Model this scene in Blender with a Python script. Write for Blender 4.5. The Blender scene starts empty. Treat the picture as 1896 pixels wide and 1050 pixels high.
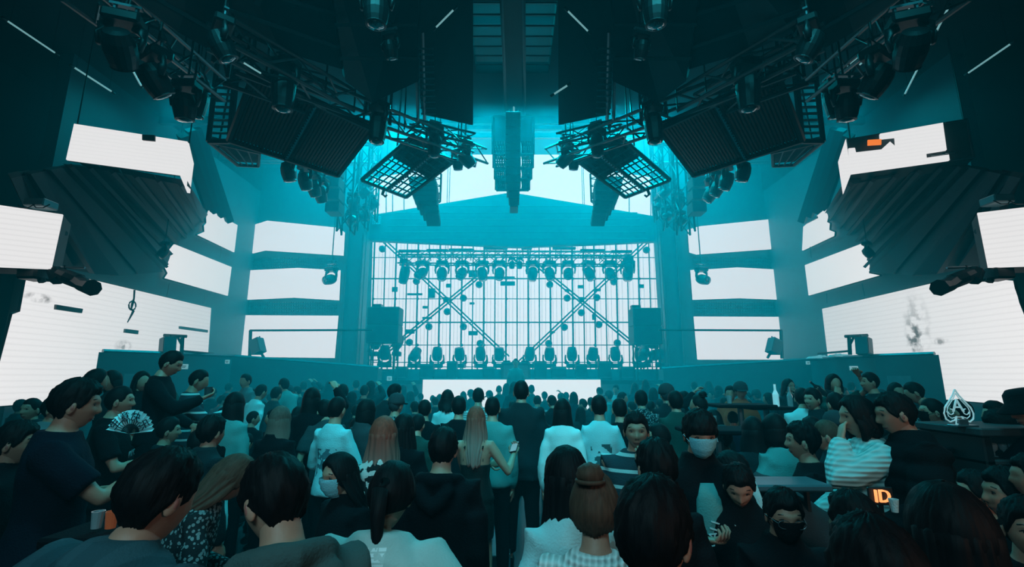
import bpy, math, random
from mathutils import Vector, Matrix, noise, Quaternion
R = math.radians
PI = math.pi
V = Vector
SC = bpy.context.scene
COL = SC.collection

# ------------------------------------------------------------------ camera
CAM_Z, PITCH, FPX = 2.0, R(11.1), 890.0
cam_data = bpy.data.cameras.new('camera')
cam_data.sensor_width = 36.0
cam_data.lens = FPX / 1896 * 36.0
cam_data.clip_end = 200
cam = bpy.data.objects.new('camera', cam_data)
cam.location = (0, 0, CAM_Z)
cam.rotation_euler = (R(90) + PITCH, 0, 0)
COL.objects.link(cam)
SC.camera = cam

# ------------------------------------------------------------------ world: thin stage haze filling the closed hall
world = bpy.data.worlds.new('world')
SC.world = world
world.use_nodes = True
nt = world.node_tree
nt.nodes.clear()
wo = nt.nodes.new('ShaderNodeOutputWorld')
bg = nt.nodes.new('ShaderNodeBackground')
bg.inputs['Color'].default_value = (0, 0, 0, 1)
bg.inputs['Strength'].default_value = 0.0
nt.links.new(bg.outputs[0], wo.inputs['Surface'])
vs = nt.nodes.new('ShaderNodeVolumeScatter')
vs.inputs['Color'].default_value = (0.02, 0.86, 1.0, 1)
vs.inputs['Density'].default_value = 0.052
vs.inputs['Anisotropy'].default_value = 0.0
va = nt.nodes.new('ShaderNodeVolumeAbsorption')      # tinted haze: what it does not scatter it absorbs, so it dims all colours alike
va.inputs['Color'].default_value = vs.inputs['Color'].default_value
va.inputs['Density'].default_value = vs.inputs['Density'].default_value
vadd = nt.nodes.new('ShaderNodeAddShader')
nt.links.new(vs.outputs[0], vadd.inputs[0])
nt.links.new(va.outputs[0], vadd.inputs[1])
nt.links.new(vadd.outputs[0], wo.inputs['Volume'])
# the smoke machines stand by the stage: the haze thins out toward the bar where the camera is
geo = nt.nodes.new('ShaderNodeNewGeometry')
sxyz = nt.nodes.new('ShaderNodeSeparateXYZ')
nt.links.new(geo.outputs['Position'], sxyz.inputs[0])
mr = nt.nodes.new('ShaderNodeMapRange')
mr.interpolation_type = 'SMOOTHSTEP'
for i_, v_ in ((1, 4.6), (2, 12.0), (3, 0.005), (4, 0.073)): mr.inputs[i_].default_value = v_
nt.links.new(sxyz.outputs['Y'], mr.inputs[0])
nt.links.new(mr.outputs[0], vs.inputs['Density'])
nt.links.new(mr.outputs[0], va.inputs['Density'])
world.cycles.volume_step_size = 10.0

SC.view_settings.view_transform = 'Standard'
SC.view_settings.look = 'None'
SC.view_settings.gamma = 1.0
SC.view_settings.use_curve_mapping = False
SC.view_settings.exposure = 0.0
cy = SC.cycles
cy.max_bounces = 4
cy.diffuse_bounces = 2
cy.glossy_bounces = 2
cy.transmission_bounces = 3
cy.transparent_max_bounces = 6
cy.volume_bounces = 0
cy.volume_max_steps = 14
cy.volume_step_rate = 2.0
cy.sample_clamp_indirect = 3.0
cy.sample_clamp_direct = 0.0
cy.use_denoising = True
cy.caustics_reflective = False
cy.caustics_refractive = False

CYAN = (0.0, 0.645, 0.77)
def area(name, loc, target, size, power, color, spread=180):
    d = bpy.data.lights.new(name, 'AREA')
    d.shape = 'RECTANGLE'
    d.size, d.size_y = size
    d.energy = power
    d.color = color
    d.spread = R(spread)
    o = bpy.data.objects.new(name, d)
    o.location = loc
    o.rotation_euler = (V(target) - V(loc)).to_track_quat('-Z', 'Y').to_euler()
    COL.objects.link(o)
    return o
# cyan wash lamps of the stage house, hung above the ceiling's edge
area('stage_wash_light', (-4.8, 15.6, 11.4), (-5.0, 16.6, 0), (5.5, 3.6), 1650, CYAN, 125)
area('stage_wash_light', (4.8, 15.6, 11.4), (5.0, 16.6, 0), (5.5, 3.6), 1650, CYAN, 125)
area('stage_wash_light', (0, 15.6, 11.4), (0, 16.6, 0), (3.5, 3.2), 380, CYAN, 125)
area('front_wash_light', (0, 1.0, 8.6), (0, 6.6, 1.2), (7.0, 0.5), 240, (0.05, 0.72, 0.85), 75)
# crowd light from the ceiling's edge, house light behind the photographer, warm light of the rear bar
area('crowd_light', (0, 11.4, 8.7), (0, 7.2, 0.5), (8.0, 0.6), 760, CYAN, 95)
for s_ in (-1, 1):      # added fill lamps at the ceiling's edge, to brighten the haze over the wings
    area('wing_haze_fill', (s_ * 7.6, 10.6, 8.75), (s_ * 8.2, 9.4, 0), (2.5, 0.5), 60, CYAN, 150)
area('house_light', (-1.0, -1.6, 4.2), (-0.2, 3.2, 1.2), (2.4, 1.0), 36, (0.42, 0.88, 1.0), 110)
area('bar_light', (3.4, -1.6, 2.6), (1.0, 3.2, 1.5), (0.8, 0.5), 11, (1.0, 0.58, 0.42), 100)

# ------------------------------------------------------------------ pixel helpers (photo frame 1896x1050)
def ray(px, py):
    c, s = (px - 948) / FPX, (525 - py) / FPX
    return V((c, math.cos(PITCH) - s * math.sin(PITCH), math.sin(PITCH) + s * math.cos(PITCH)))
def P(px, py, Y):
    d = ray(px, py)
    return V((0, 0, CAM_Z)) + d * (Y / d.y)
def PXp(px, py, X):
    d = ray(px, py)
    return V((0, 0, CAM_Z)) + d * (X / d.x)
def PZ(px, py, Z):
    d = ray(px, py)
    return V((0, 0, CAM_Z)) + d * ((Z - CAM_Z) / d.z)

# ------------------------------------------------------------------ materials
MATS = {}
def mat(name, col, rough=0.6, metal=0.0, bump=0.0, bscale=40, var=0.25, vscale=6, emit=None, estr=1.0, spec=0.5, coat=0):
    if name in MATS:
        return MATS[name]
    m = bpy.data.materials.new(name)
    m.use_nodes = True
    n, l = m.node_tree.nodes, m.node_tree.links
    b = n['Principled BSDF']
    b.inputs['Roughness'].default_value = rough
    b.inputs['Metallic'].default_value = metal
    b.inputs['Specular IOR Level'].default_value = spec
    b.inputs['Coat Weight'].default_value = coat
    tc = n.new('ShaderNodeTexCoord')
    nz = n.new('ShaderNodeTexNoise')
    nz.inputs['Scale'].default_value = vscale
    nz.inputs['Detail'].default_value = 4
    l.new(tc.outputs['Object'], nz.inputs['Vector'])
    mx = n.new('ShaderNodeMix')
    mx.data_type = 'RGBA'
    mx.inputs[6].default_value = tuple(c * (1 - var) for c in col) + (1,)
    mx.inputs[7].default_value = tuple(min(1, c * (1 + var)) for c in col) + (1,)
    l.new(nz.outputs['Fac'], mx.inputs[0])
    l.new(mx.outputs[2], b.inputs['Base Color'])
    if bump:
        nb = n.new('ShaderNodeTexNoise')
        nb.inputs['Scale'].default_value = bscale
        l.new(tc.outputs['Object'], nb.inputs['Vector'])
        bp = n.new('ShaderNodeBump')
        bp.inputs['Strength'].default_value = bump
        bp.inputs['Distance'].default_value = 0.01
        l.new(nb.outputs['Fac'], bp.inputs['Height'])
        l.new(bp.outputs[0], b.inputs['Normal'])
    if emit:
        b.inputs['Emission Color'].default_value = tuple(emit) + (1,)
        b.inputs['Emission Strength'].default_value = estr
    MATS[name] = m
    return m

def led_mat(name, strength, lines=0.0, period=0.085, color=(1.0, 0.985, 0.985), smudges=(), seams=0.03):
    """white LED wall: module seams and scan lines are what the panel shows; strength is what it gives off"""
    m = bpy.data.materials.new(name)
    m.use_nodes = True
    n, l = m.node_tree.nodes, m.node_tree.links
    n.clear()
    out = n.new('ShaderNodeOutputMaterial')
    em = n.new('ShaderNodeEmission')
    em.inputs['Strength'].default_value = strength
    tc = n.new('ShaderNodeTexCoord')
    sep = n.new('ShaderNodeSeparateXYZ')
    l.new(tc.outputs['Object'], sep.inputs[0])
    def math_(op, a, b=None, c=None):
        q = n.new('ShaderNodeMath'); q.operation = op
        for i, x in enumerate((a, b, c)):
            if x is None: continue
            if isinstance(x, (int, float)): q.inputs[i].default_value = x
            else: l.new(x, q.inputs[i])
        return q.outputs[0]
    z = sep.outputs['Z']
    fr = math_('FRACT', math_('DIVIDE', z, period))
    tri = math_('PINGPONG', fr, 0.5)
    sm = math_('SMOOTHSTEP' if False else 'MULTIPLY', tri, 2.0)
    val = math_('SUBTRACT', 1.0, math_('MULTIPLY', math_('POWER', sm, 4.0), lines))
    nz = n.new('ShaderNodeTexNoise'); nz.inputs['Scale'].default_value = 0.7
    l.new(tc.outputs['Object'], nz.inputs['Vector'])
    val = math_('MULTIPLY', val, math_('ADD', 0.97, math_('MULTIPLY', nz.outputs['Fac'], 0.06)))
    for (cx, cyy, cz, sx, sy, sz, depth) in smudges:      # dead pixel clusters
        mp = n.new('ShaderNodeMapping'); mp.vector_type = 'POINT'
        mp.inputs['Location'].default_value = (-cx / sx, -cyy / sy, -cz / sz)
        mp.inputs['Scale'].default_value = (1 / sx, 1 / sy, 1 / sz)
        l.new(tc.outputs['Object'], mp.inputs[0])
        ln = n.new('ShaderNodeVectorMath'); ln.operation = 'LENGTH'
        l.new(mp.outputs[0], ln.inputs[0])
        n2 = n.new('ShaderNodeTexNoise'); n2.inputs['Scale'].default_value = 5.0; n2.inputs['Detail'].default_value = 6
        l.new(tc.outputs['Object'], n2.inputs['Vector'])
        f = math_('MAXIMUM', math_('SUBTRACT', 1.15, ln.outputs['Value']), 0.0)
        f = math_('MULTIPLY', f, math_('MULTIPLY', math_('SUBTRACT', n2.outputs['Fac'], 0.44), 9.0))
        cl = n.new('ShaderNodeClamp'); l.new(f, cl.inputs[0])
        val = math_('MULTIPLY', val, math_('SUBTRACT', 1.0, math_('MULTIPLY', cl.outputs[0], depth)))
    mx = n.new('ShaderNodeMix'); mx.data_type = 'RGBA'
    mx.inputs[6].default_value = (0, 0, 0, 1)
    mx.inputs[7].default_value = tuple(color) + (1,)
    l.new(val, mx.inputs[0])
    l.new(mx.outputs[2], em.inputs['Color'])
    l.new(em.outputs[0], out.inputs['Surface'])
    return m

BLACK = mat('black_metal', (0.008, 0.011, 0.013), 0.45, 0.3, var=0.3)
DARK = mat('dark_paint', (0.014, 0.022, 0.025), 0.7, var=0.3, bump=0.2)
TRUSS = mat('dark_aluminium', (0.030, 0.042, 0.046), 0.4, 0.5)
STEEL = mat('worn_steel', (0.14, 0.19, 0.21), 0.35, 0.8)
WALLM = mat('wall_paint', (0.030, 0.055, 0.065), 0.85, bump=0.15, var=0.2, vscale=0.8)
PANELM = mat('panel_paint', (0.05, 0.10, 0.115), 0.6, bump=0.1, var=0.15, vscale=1.5)
CEILM = mat('ceiling_paint', (0.012, 0.022, 0.028), 0.9, bump=0.1)
FLOORM = mat('floor_vinyl', (0.02, 0.03, 0.034), 0.25, bump=0.08, bscale=8)
GLASSY = mat('lens_glass', (0.02, 0.03, 0.035), 0.08, spec=0.8, coat=1.0)
LAMPGLOW = mat('lens_front_glow', (0.7, 0.75, 0.75), 0.2, emit=(0.75, 0.95, 1.0), estr=1.2)
TUBEM = mat('tube_light', (0.3, 0.4, 0.4), 0.3, emit=(0.35, 0.75, 0.78), estr=0.42)
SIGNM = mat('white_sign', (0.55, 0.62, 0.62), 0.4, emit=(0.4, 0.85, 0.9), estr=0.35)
ORANGE = mat('orange_module', (0.5, 0.1, 0.01), 0.4, emit=(1.0, 0.22, 0.03), estr=1.0)
IDGLOW = mat('orange_led_letters', (0.6, 0.2, 0.05), 0.4, emit=(1.0, 0.30, 0.10), estr=1.5)
SEAMM = mat('led_seam', (0.5, 0.34, 0.34), 0.6)
DEADM = mat('dead_module', (0.03, 0.05, 0.055), 0.5)
GLASSM = mat('clear_glass', (0.22, 0.30, 0.32), 0.06, spec=0.9, coat=1.0)

# ------------------------------------------------------------------ mesh helpers
def new_mesh(name, verts, faces, m=None, smooth=False):
    me = bpy.data.meshes.new(name)
    me.from_pydata([tuple(v) for v in verts], [], faces)
    me.validate(verbose=False)
    me.update()
    if m is not None:
        me.materials.append(m)
    if smooth:
        me.polygons.foreach_set('use_smooth', [True] * len(me.polygons))
    return me
def link(name, me, parent=None, loc=None, mw=None):
    o = bpy.data.objects.new(name, me)
    COL.objects.link(o)
    if parent is not None:
        o.parent = parent
    if mw is not None:
        o.matrix_local = mw
    elif loc is not None:
        o.location = loc
    return o
def tag(o, label=None, cat=None, group=None, kind=None):
    if label: o['label'] = label
    if cat: o['category'] = cat
    if group: o['group'] = group
    if kind: o['kind'] = kind
    return o
def thing(name, label, cat, loc=(0, 0, 0), rz=0, group=None):
    o = bpy.data.objects.new(name, None)
    COL.objects.link(o)
    o.location = loc
    o.rotation_euler = (0, 0, rz)
    o.empty_display_size = 0.1
    return tag(o, label, cat, group)
def structure(o):
    o['kind'] = 'structure'
    return o
def local(o, p):
    return V(p) - V(o.location)

def box_data(c, s, rot=None):
    c, s = V(c), V(s) * 0.5
    vs_ = []
    for z in (-1, 1):
        for y in (-1, 1):
            for x in (-1, 1):
                p = V((x * s.x, y * s.y, z * s.z))
                if rot is not None: p = rot @ p
                vs_.append(c + p)
    f = [(0, 2, 3, 1), (4, 5, 7, 6), (0, 1, 5, 4), (2, 6, 7, 3), (0, 4, 6, 2), (1, 3, 7, 5)]
    return vs_, f
class MB:
    def __init__(s): s.v, s.f = [], []
    def add(s, d):
        k = len(s.v)
        s.v += [V(p) for p in d[0]]
        s.f += [tuple(i + k for i in f) for f in d[1]]
        return s
    def box(s, c, sz, rot=None): return s.add(box_data(c, sz, rot))
    def bar(s, p, q, r, n=6): return s.add(tube([p, q], [r, r], n))
    def mesh(s, name, m=None, smooth=False): return new_mesh(name, s.v, s.f, m, smooth)
    def build(s, name, m, parent=None, smooth=False, loc=None): return link(name, s.mesh(name, m, smooth), parent, loc)
def bevbox(c, s, b=0.01):
    """box with chamfered edges"""
    c = V(c); h = V(s) * 0.5
    b = min(b, h.x * .9, h.y * .9, h.z * .9)
    pts = []
    import itertools as it
    idx = {}
    for sx, sy, sz in it.product((-1, 1), repeat=3):
        for ax in range(3):
            p = V((sx * (h.x - b), sy * (h.y - b), sz * (h.z - b)))
            p[ax] = (sx, sy, sz)[ax] * h[ax]
            idx[(sx, sy, sz, ax)] = len(pts); pts.append(c + p)
    f = []
    for ax in range(3):
        o1, o2 = [a for a in range(3) if a != ax]
        for s_ in (-1, 1):
            q = []
            for (a, b2) in ((-1, -1), (1, -1), (1, 1), (-1, 1)):
                k = [0, 0, 0]; k[ax] = s_; k[o1] = a; k[o2] = b2
                q.append(idx[(k[0], k[1], k[2], ax)])
            f.append(tuple(q))
        for (a, b2) in ((-1, -1), (1, -1), (1, 1), (-1, 1)):   # edges along ax
            q = []
            k = [0, 0, 0]; k[o1] = a; k[o2] = b2
            k[ax] = -1; q += [idx[(*k, o1)], idx[(*k, o2)]]
            k[ax] = 1; q += [idx[(*k, o2)], idx[(*k, o1)]]
            f.append(tuple(q))
    for s3 in it.product((-1, 1), repeat=3):
        f.append(tuple(idx[(*s3, ax)] for ax in range(3)))
    # consistent outward winding
    out = []
    for q in f:
        cen = sum((pts[i] for i in q), V()) / len(q)
        nrm = (pts[q[1]] - pts[q[0]]).cross(pts[q[2]] - pts[q[0]])
        out.append(q if nrm.dot(cen - c) > 0 else tuple(reversed(q)))
    return pts, out

def frame_for(d):
    d = d.normalized()
    a = V((0, 0, 1)) if abs(d.z) < 0.9 else V((0, 1, 0))
    x = a.cross(d).normalized()
    return x, d.cross(x).normalized()
def tube(path, radii, n=8, flat=1.0, cap=True, ref=None):
    """tapering closed tube; flat = y/x radius ratio; ref = vector for the x axis"""
    path = [V(p) for p in path]
    v, f = [], []
    m = len(path)
    for i, p in enumerate(path):
        d = (path[min(i + 1, m - 1)] - path[max(i - 1, 0)])
        if d.length < 1e-9: d = V((0, 0, 1))
        if ref is not None:
            d = d.normalized()
            x = (V(ref) - d * V(ref).dot(d)).normalized(); y = d.cross(x)
        else:
            x, y = frame_for(d)
        r = radii[i]
        rx, ry = (r, r * flat) if not isinstance(r, tuple) else r
        for k in range(n):
            a = 2 * PI * k / n
            v.append(p + x * math.cos(a) * rx + y * math.sin(a) * ry)
    for i in range(m - 1):
        for k in range(n):
            a, b = i * n + k, i * n + (k + 1) % n
            f.append((a, b, b + n, a + n))
    if cap:
        f.append(tuple(reversed(range(n))))
        f.append(tuple(range((m - 1) * n, m * n)))
    return v, f
def capsule(path, radii, n=10, flat=1.0, ref=None):
    """tube with rounded ends"""
    path = [V(p) for p in path]
    r0 = radii[0] if not isinstance(radii[0], tuple) else radii[0][0]
    r1 = radii[-1] if not isinstance(radii[-1], tuple) else radii[-1][0]
    def sc(r, k): return (r[0] * k, r[1] * k) if isinstance(r, tuple) else r * k
    d0 = (path[0] - path[1]).normalized(); d1 = (path[-1] - path[-2]).normalized()
    pp = [path[0] + d0 * r0 * .92, path[0] + d0 * r0 * .6] + path + [path[-1] + d1 * r1 * .6, path[-1] + d1 * r1 * .92]
    rr = [sc(radii[0], .3), sc(radii[0], .78)] + list(radii) + [sc(radii[-1], .78), sc(radii[-1], .3)]
    return tube(pp, rr, n, flat, True, ref)
def ellipsoid(c, r, nu=16, nv=10, rot=None):
    c = V(c)
    v = [c + (rot @ V((0, 0, r[2])) if rot else V((0, 0, r[2])))]
    for j in range(1, nv):
        ph = PI * j / nv
        for i in range(nu):
            a = 2 * PI * i / nu
            p = V((math.sin(ph) * math.cos(a) * r[0], math.sin(ph) * math.sin(a) * r[1], math.cos(ph) * r[2]))
            v.append(c + (rot @ p if rot else p))
    v.append(c - (rot @ V((0, 0, r[2])) if rot else V((0, 0, r[2]))))
    f = [(0, 1 + i, 1 + (i + 1) % nu) for i in range(nu)]
    for j in range(nv - 2):
        for i in range(nu):
            a, b = 1 + j * nu + i, 1 + j * nu + (i + 1) % nu
            f.append((a, a + nu, b + nu, b))
    e = len(v) - 1
    f += [(e, 1 + (nv - 2) * nu + (i + 1) % nu, 1 + (nv - 2) * nu + i) for i in range(nu)]
    return v, f
def lathe(prof, n=16, axis=None, origin=(0, 0, 0)):
    """profile (r, h) turned about axis from origin"""
    ax = V(axis or (0, 0, 1)).normalized()
    x, y = frame_for(ax)
    o = V(origin)
    v, f = [], []
    for r, h in prof:
        for k in range(n):
            a = 2 * PI * k / n
            v.append(o + ax * h + x * math.cos(a) * r + y * math.sin(a) * r)
    for i in range(len(prof) - 1):
        for k in range(n):
            a, b = i * n + k, i * n + (k + 1) % n
            f.append((a, b, b + n, a + n))
    f.append(tuple(reversed(range(n))))
    f.append(tuple(range((len(prof) - 1) * n, len(prof) * n)))
    return v, f
def plate_data(pts, th):
    """flat polygon given real thickness, going away from the camera side"""
    pts = [V(p) for p in pts]
    nrm = V()
    for i in range(len(pts)):
        a, b = pts[i], pts[(i + 1) % len(pts)]
        nrm += V(((a.y - b.y) * (a.z + b.z), (a.z - b.z) * (a.x + b.x), (a.x - b.x) * (a.y + b.y)))
    nrm.normalize()
    cen = sum(pts, V()) / len(pts)
    if nrm.dot(V((0, 0, CAM_Z)) - cen) < 0:
        nrm = -nrm; pts = pts[::-1]
    k = len(pts)
    v = pts + [p - nrm * th for p in pts]
    f = [tuple(range(k)), tuple(reversed(range(k, 2 * k)))]
    f += [(i, i + k, (i + 1) % k + k, (i + 1) % k) for i in range(k)]
    return v, f
UNIT_BAR = {}
def bar_obj(name, p, q, r, m, parent, n=6, off=None):
    """bar between two points as its own object on a shared unit mesh"""
    key = (m.name, n, name)
    if key not in UNIT_BAR:
        UNIT_BAR[key] = new_mesh(name, *tube([(0, 0, 0), (0, 0, 1)], [1, 1], n), m, n > 6)
    p, q = V(p), V(q)
    if parent is not None:
        o0 = V(parent.location); p = p - o0; q = q - o0
    d = q - p
    x, y = frame_for(d)
    mw = Matrix((( x.x * r, y.x * r, d.x, p.x), (x.y * r, y.y * r, d.y, p.y), (x.z * r, y.z * r, d.z, p.z), (0, 0, 0, 1)))
    o = bpy.data.objects.new(name, UNIT_BAR[key])
    COL.objects.link(o)
    if parent is not None: o.parent = parent
    o.matrix_local = mw
    return o
def copy_tree(o, parent=None):
    c = o.copy(); COL.objects.link(c)
    if parent is not None:
        c.parent = parent; c.matrix_parent_inverse = o.matrix_parent_inverse
    for ch in list(o.children):
        copy_tree(ch, c)
    return c
def text_mesh(s, size, depth, m, align='CENTER'):
    cu = bpy.data.curves.new('lettering', 'FONT')
    cu.body = s; cu.size = size; cu.extrude = depth; cu.align_x = align; cu.align_y = 'CENTER'
    cu.resolution_u = 3
    o = bpy.data.objects.new('tmp', cu); COL.objects.link(o)
    dg = bpy.context.evaluated_depsgraph_get()
    me = bpy.data.meshes.new_from_object(o.evaluated_get(dg))
    bpy.data.objects.remove(o); bpy.data.curves.remove(cu)
    me.name = 'lettering'
    me.materials.clear(); me.materials.append(m)
    return me

ORD = 'first second third fourth fifth sixth seventh eighth ninth tenth eleventh twelfth thirteenth fourteenth fifteenth sixteenth seventeenth eighteenth nineteenth twentieth'.split()
def ordinal(i): return ORD[i] if i < len(ORD) else '%dth' % (i + 1)

# ================================================================== THE SETTING
def setting(name, data_or_mb, m):
    mb = data_or_mb
    if not isinstance(mb, MB): mb = MB().add(mb)
    return structure(mb.build(name, m))
HX, CEIL, EDGE_Y, BACK_Y = 11.5, 9.0, 12.0, 20.9
setting('floor', box_data((0, 8.4, -0.05), (2 * HX, 26, 0.1)), FLOORM)
setting('wall_left', box_data((-HX - .1, 8.4, 6), (0.2, 26, 12)), WALLM)
setting('wall_right', box_data((HX + .1, 8.4, 6), (0.2, 26, 12)), WALLM)
setting('wall_back', box_data((0, BACK_Y + .2, 6), (2 * HX, 0.2, 12)), WALLM)
setting('wall_front', box_data((0, -4.5, 6), (2 * HX, 0.2, 12)), WALLM)
# ceiling with two louvred openings beside the spine
c1 = MB()
lou = [(-0.84, -0.10), (0.24, 0.86)]
y0, y1 = 7.9, 10.1
c1.box((0, (-4.5 + y0) / 2, CEIL + .15), (2 * HX, y0 + 4.5, .3))
c1.box((0, (y1 + EDGE_Y) / 2, CEIL + .15), (2 * HX, EDGE_Y - y1, .3))
c1.box((-(HX + .84) / 2, (y0 + y1) / 2, CEIL + .15), (HX - .84, y1 - y0, .3))
c1.box(((HX + .86) / 2, (y0 + y1) / 2, CEIL + .15), (HX - .86, y1 - y0, .3))
c1.box((0.07, (y0 + y1) / 2, CEIL + .15), (.34, y1 - y0, .3))
ceil = setting('ceiling', c1, CEILM)
for (xa, xb) in lou:
    for k in range(7):
        y = y0 + .16 + k * .31
        sl = MB().box((0, 0, 0), (xb - xa, .2, .03), Matrix.Rotation(R(35), 3, 'X')).build('slat', PANELM, ceil, loc=((xa + xb) / 2, y, CEIL + .1))
area('louvre_light', (0, 9.0, CEIL + 1.2), (0, 9.0, 0), (2.2, 2.2), 60, CYAN)
up = MB()
up.box((0, (EDGE_Y + BACK_Y) / 2, 12.0), (2 * HX, BACK_Y - EDGE_Y + .6, .2))
up.box((0, 3.7, 12.0), (2 * HX, 16.6, .2))
setting('ceiling', up, CEILM)
# fascia below the ceiling's edge, and the cross beams seen beyond it
fa = MB().box((0, EDGE_Y + .05, CEIL + .05), (2 * HX, .12, .5))
setting('beam', fa, DARK)
for k, (px0, py0, px1, py1, Y) in enumerate([(700, 236, 1200, 236, 13.6), (690, 252, 1210, 252, 15.4)]):
    a, b = P(px0, py0, Y), P(px1, py1, Y)
    setting('beam', box_data(((a + b) / 2), (b.x - a.x + 6, .12, .18)), STEEL)
for sx in (-1, 1):
    for (x0, yy) in ((1.75, 13.0), (3.1, 13.4)):
        structure(MB().bar((sx * x0, yy, 11.9), (sx * (x0 - .25), yy + .3, 8.6), .07, 8).build('beam', STEEL))

# house walls that carry the wing screens, and the wall beside the stage
def mirror(px): return 1910 - px     # the hall's axis stands at photo column 955
WX = 9.62
for s, nm in ((-1, 'left'), (1, 'right')):
    setting('wall_' + nm + '_wing', box_data((s * (WX + .15), 13.4, 4.5), (.3, 8.0, 9.0)), PANELM)
    setting('wall_' + nm + '_stage', box_data((s * (6.05 + (WX - 6.05) / 2), 17.55, 5.0), (WX - 6.05, .3, 10.0)), PANELM)
    setting('column_' + nm, box_data((s * 5.72, 17.3, 5.5), (.62, .8, 11.0)), PANELM)
    for xx in (5.44, 5.95, 5.3):
        b_ = MB().bar((s * xx, 16.85, 0.2), (s * xx, 16.85, 8.6), .018, 6).build('trim_pipe', STEEL); structure(b_)
    # perforated infill between the screen bands: rows of round studs
    st = MB()
    for (xa, xb, ya, yb) in ((440, 625, 478, 499), (432, 622, 560, 581)):
        for iy in range(5):
            for ix in range(44):
                px = xa + (xb - xa) * ix / 43; py = ya + (yb - ya) * iy / 4
                p = P(px if s < 0 else mirror(px), py, 17.38)
                st.box(p, (.05, .05, .035))
    o = st.build('trim_perforation_' + nm, STEEL); o['kind'] = 'stuff'
    tag(o, 'rows of small studs in the panels between the %s stage screens' % ('left' if s < 0 else 'right'), 'studs')

# ================================================================== LED SCREENS
def screen(name, label, pts, m, parts=True, group=None, th=.07, frame=True, cat='screen'):
    c = sum((V(p) for p in pts), V()) / len(pts)
    t = thing(name, label, cat, c, group=group)
    q = [V(p) - c for p in pts]
    d = plate_data(pts, th)
    d = ([p - c for p in d[0]], d[1])
    MB().add(d).build('panel', m, t)
    if frame:
        n = V(d[0][len(q)]) - V(d[0][0]); n.normalize()
        fr = MB()
        for i in range(len(q)):
            a, b = q[i] + n * (th + .01), q[(i + 1) % len(q)] + n * (th + .01)
            fr.bar(a, b, .03, 4)
        fr.build('frame', BLACK, t)
    return t, c
L1 = led_mat('led_stage_band', 1.3, color=(1.0, .90, .90))
L2 = led_mat('led_wing', 1.1)
L4 = led_mat('led_front', 1.15)
L5 = led_mat('led_box', .86, lines=.05, period=.07)
def bandpts(lst, side, Y): return [P(x if side < 0 else mirror(x), y, Y) for x, y in lst]
A_ = [(439, 475.5), (445, 424), (495, 408.5), (625, 421.5), (638, 430), (635.5, 473), (490, 463.5)]
AR = [(1274, 425), (1295, 419), (1425, 406), (1482, 421), (1486, 472.5), (1430, 461), (1290, 471), (1277, 467)]
B_ = [(432, 556), (440, 501.5), (551, 496), (630, 500.5), (627.5, 556), (543, 551)]
BR = [(1283, 555), (1279, 500), (1312, 498.5), (1366, 495), (1483, 501.5), (1489.5, 556.5), (1370, 552)]
C_ = [(403.5, 655), (413.5, 583.5), (626, 584.5), (619, 663), (460, 661)]
CR = [(1292, 666), (1285, 586), (1503, 587), (1513, 666)]
Yb = 17.25
for side, nm, (a, b, c) in ((-1, 'left', (A_, B_, C_)), (1, 'right', (AR, BR, CR))):
    for k, (pts, w) in enumerate(((a, 'top'), (b, 'middle'), (c, 'bottom'))):
        p3 = [P(x, y, Yb) for x, y in pts]
        screen('led_screen', 'white %s LED band screen on the wall %s of the stage' % (w, nm), p3, L1)
# wing screens on the side walls
WA = [(388, 388.5), (440, 417), (434, 467), (367.5, 435), (381, 429), (380, 418), (384.5, 413), (384, 403)]
WB = [(324, 452.5), (429, 494.5), (422, 547.5), (307, 515), (313, 506), (308, 496), (315, 490), (312, 480), (318, 474), (316, 462)]
WC = [(51, 522), (54, 512), (80, 500), (175, 519), (391, 570.5), (381, 722), (0, 752), (-60, 757), (-4, 700), (27, 582), (41, 577)]
WAR = [(1487, 420), (1528, 387), (1531, 402), (1529, 411), (1534, 414), (1533, 426), (1543, 430), (1542, 437), (1485, 464)]
WBR = [(1490, 491), (1601, 449), (1603, 462), (1608, 470), (1603, 480), (1609, 493), (1606, 506), (1626, 510), (1497, 547)]
WCR = [(1522, 572), (1780, 512), (1872, 520), (1875, 534), (1880, 548), (1883, 560), (1891, 580), (1930, 700), (1990, 765), (1896, 752), (1540, 722)]
lc = sum((PXp(x, y, -9.55) for x, y in WC), V()) / len(WC)
rc = sum((PXp(x, y, 9.55) for x, y in WCR), V()) / len(WCR)
def smud(c, X, lst):
    out = []
    for (px, py, w, h, dep) in lst:
        p = PXp(px, py, X) - c; q = PXp(px + w, py, X) - c; r_ = PXp(px, py - h, X) - c
        out.append((p.x, p.y, p.z, 1.0, abs(q.y - p.y), abs(r_.z - p.z), dep))
    return out
L3L = led_mat('led_wall_left', .95, lines=.10, period=.115, smudges=smud(lc, -9.55, [(72, 552, 26, 9, .85), (228, 640, 16, 11, .6)]))
L3R = led_mat('led_wall_right', .95, lines=.10, period=.115, smudges=smud(rc, 9.55, [(1692, 625, 16, 34, .75), (1740, 632, 16, 7, .6), (1697, 600, 26, 60, .35)]))
for X, pts, w, nm, m in ((-9.45, WA, 'highest', 'left', L2), (-9.45, WB, 'middle', 'left', L2), (-9.55, WC, 'largest, lowest', 'left', L3L),
                         (9.45, WAR, 'highest', 'right', L2), (9.45, WBR, 'middle', 'right', L2), (9.55, WCR, 'largest, lowest', 'right', L3R)):
    screen('led_screen', '%s white LED screen on the %s side wall' % (w, nm), [PXp(x, y, X) for x, y in pts], m, th=.06)
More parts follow.
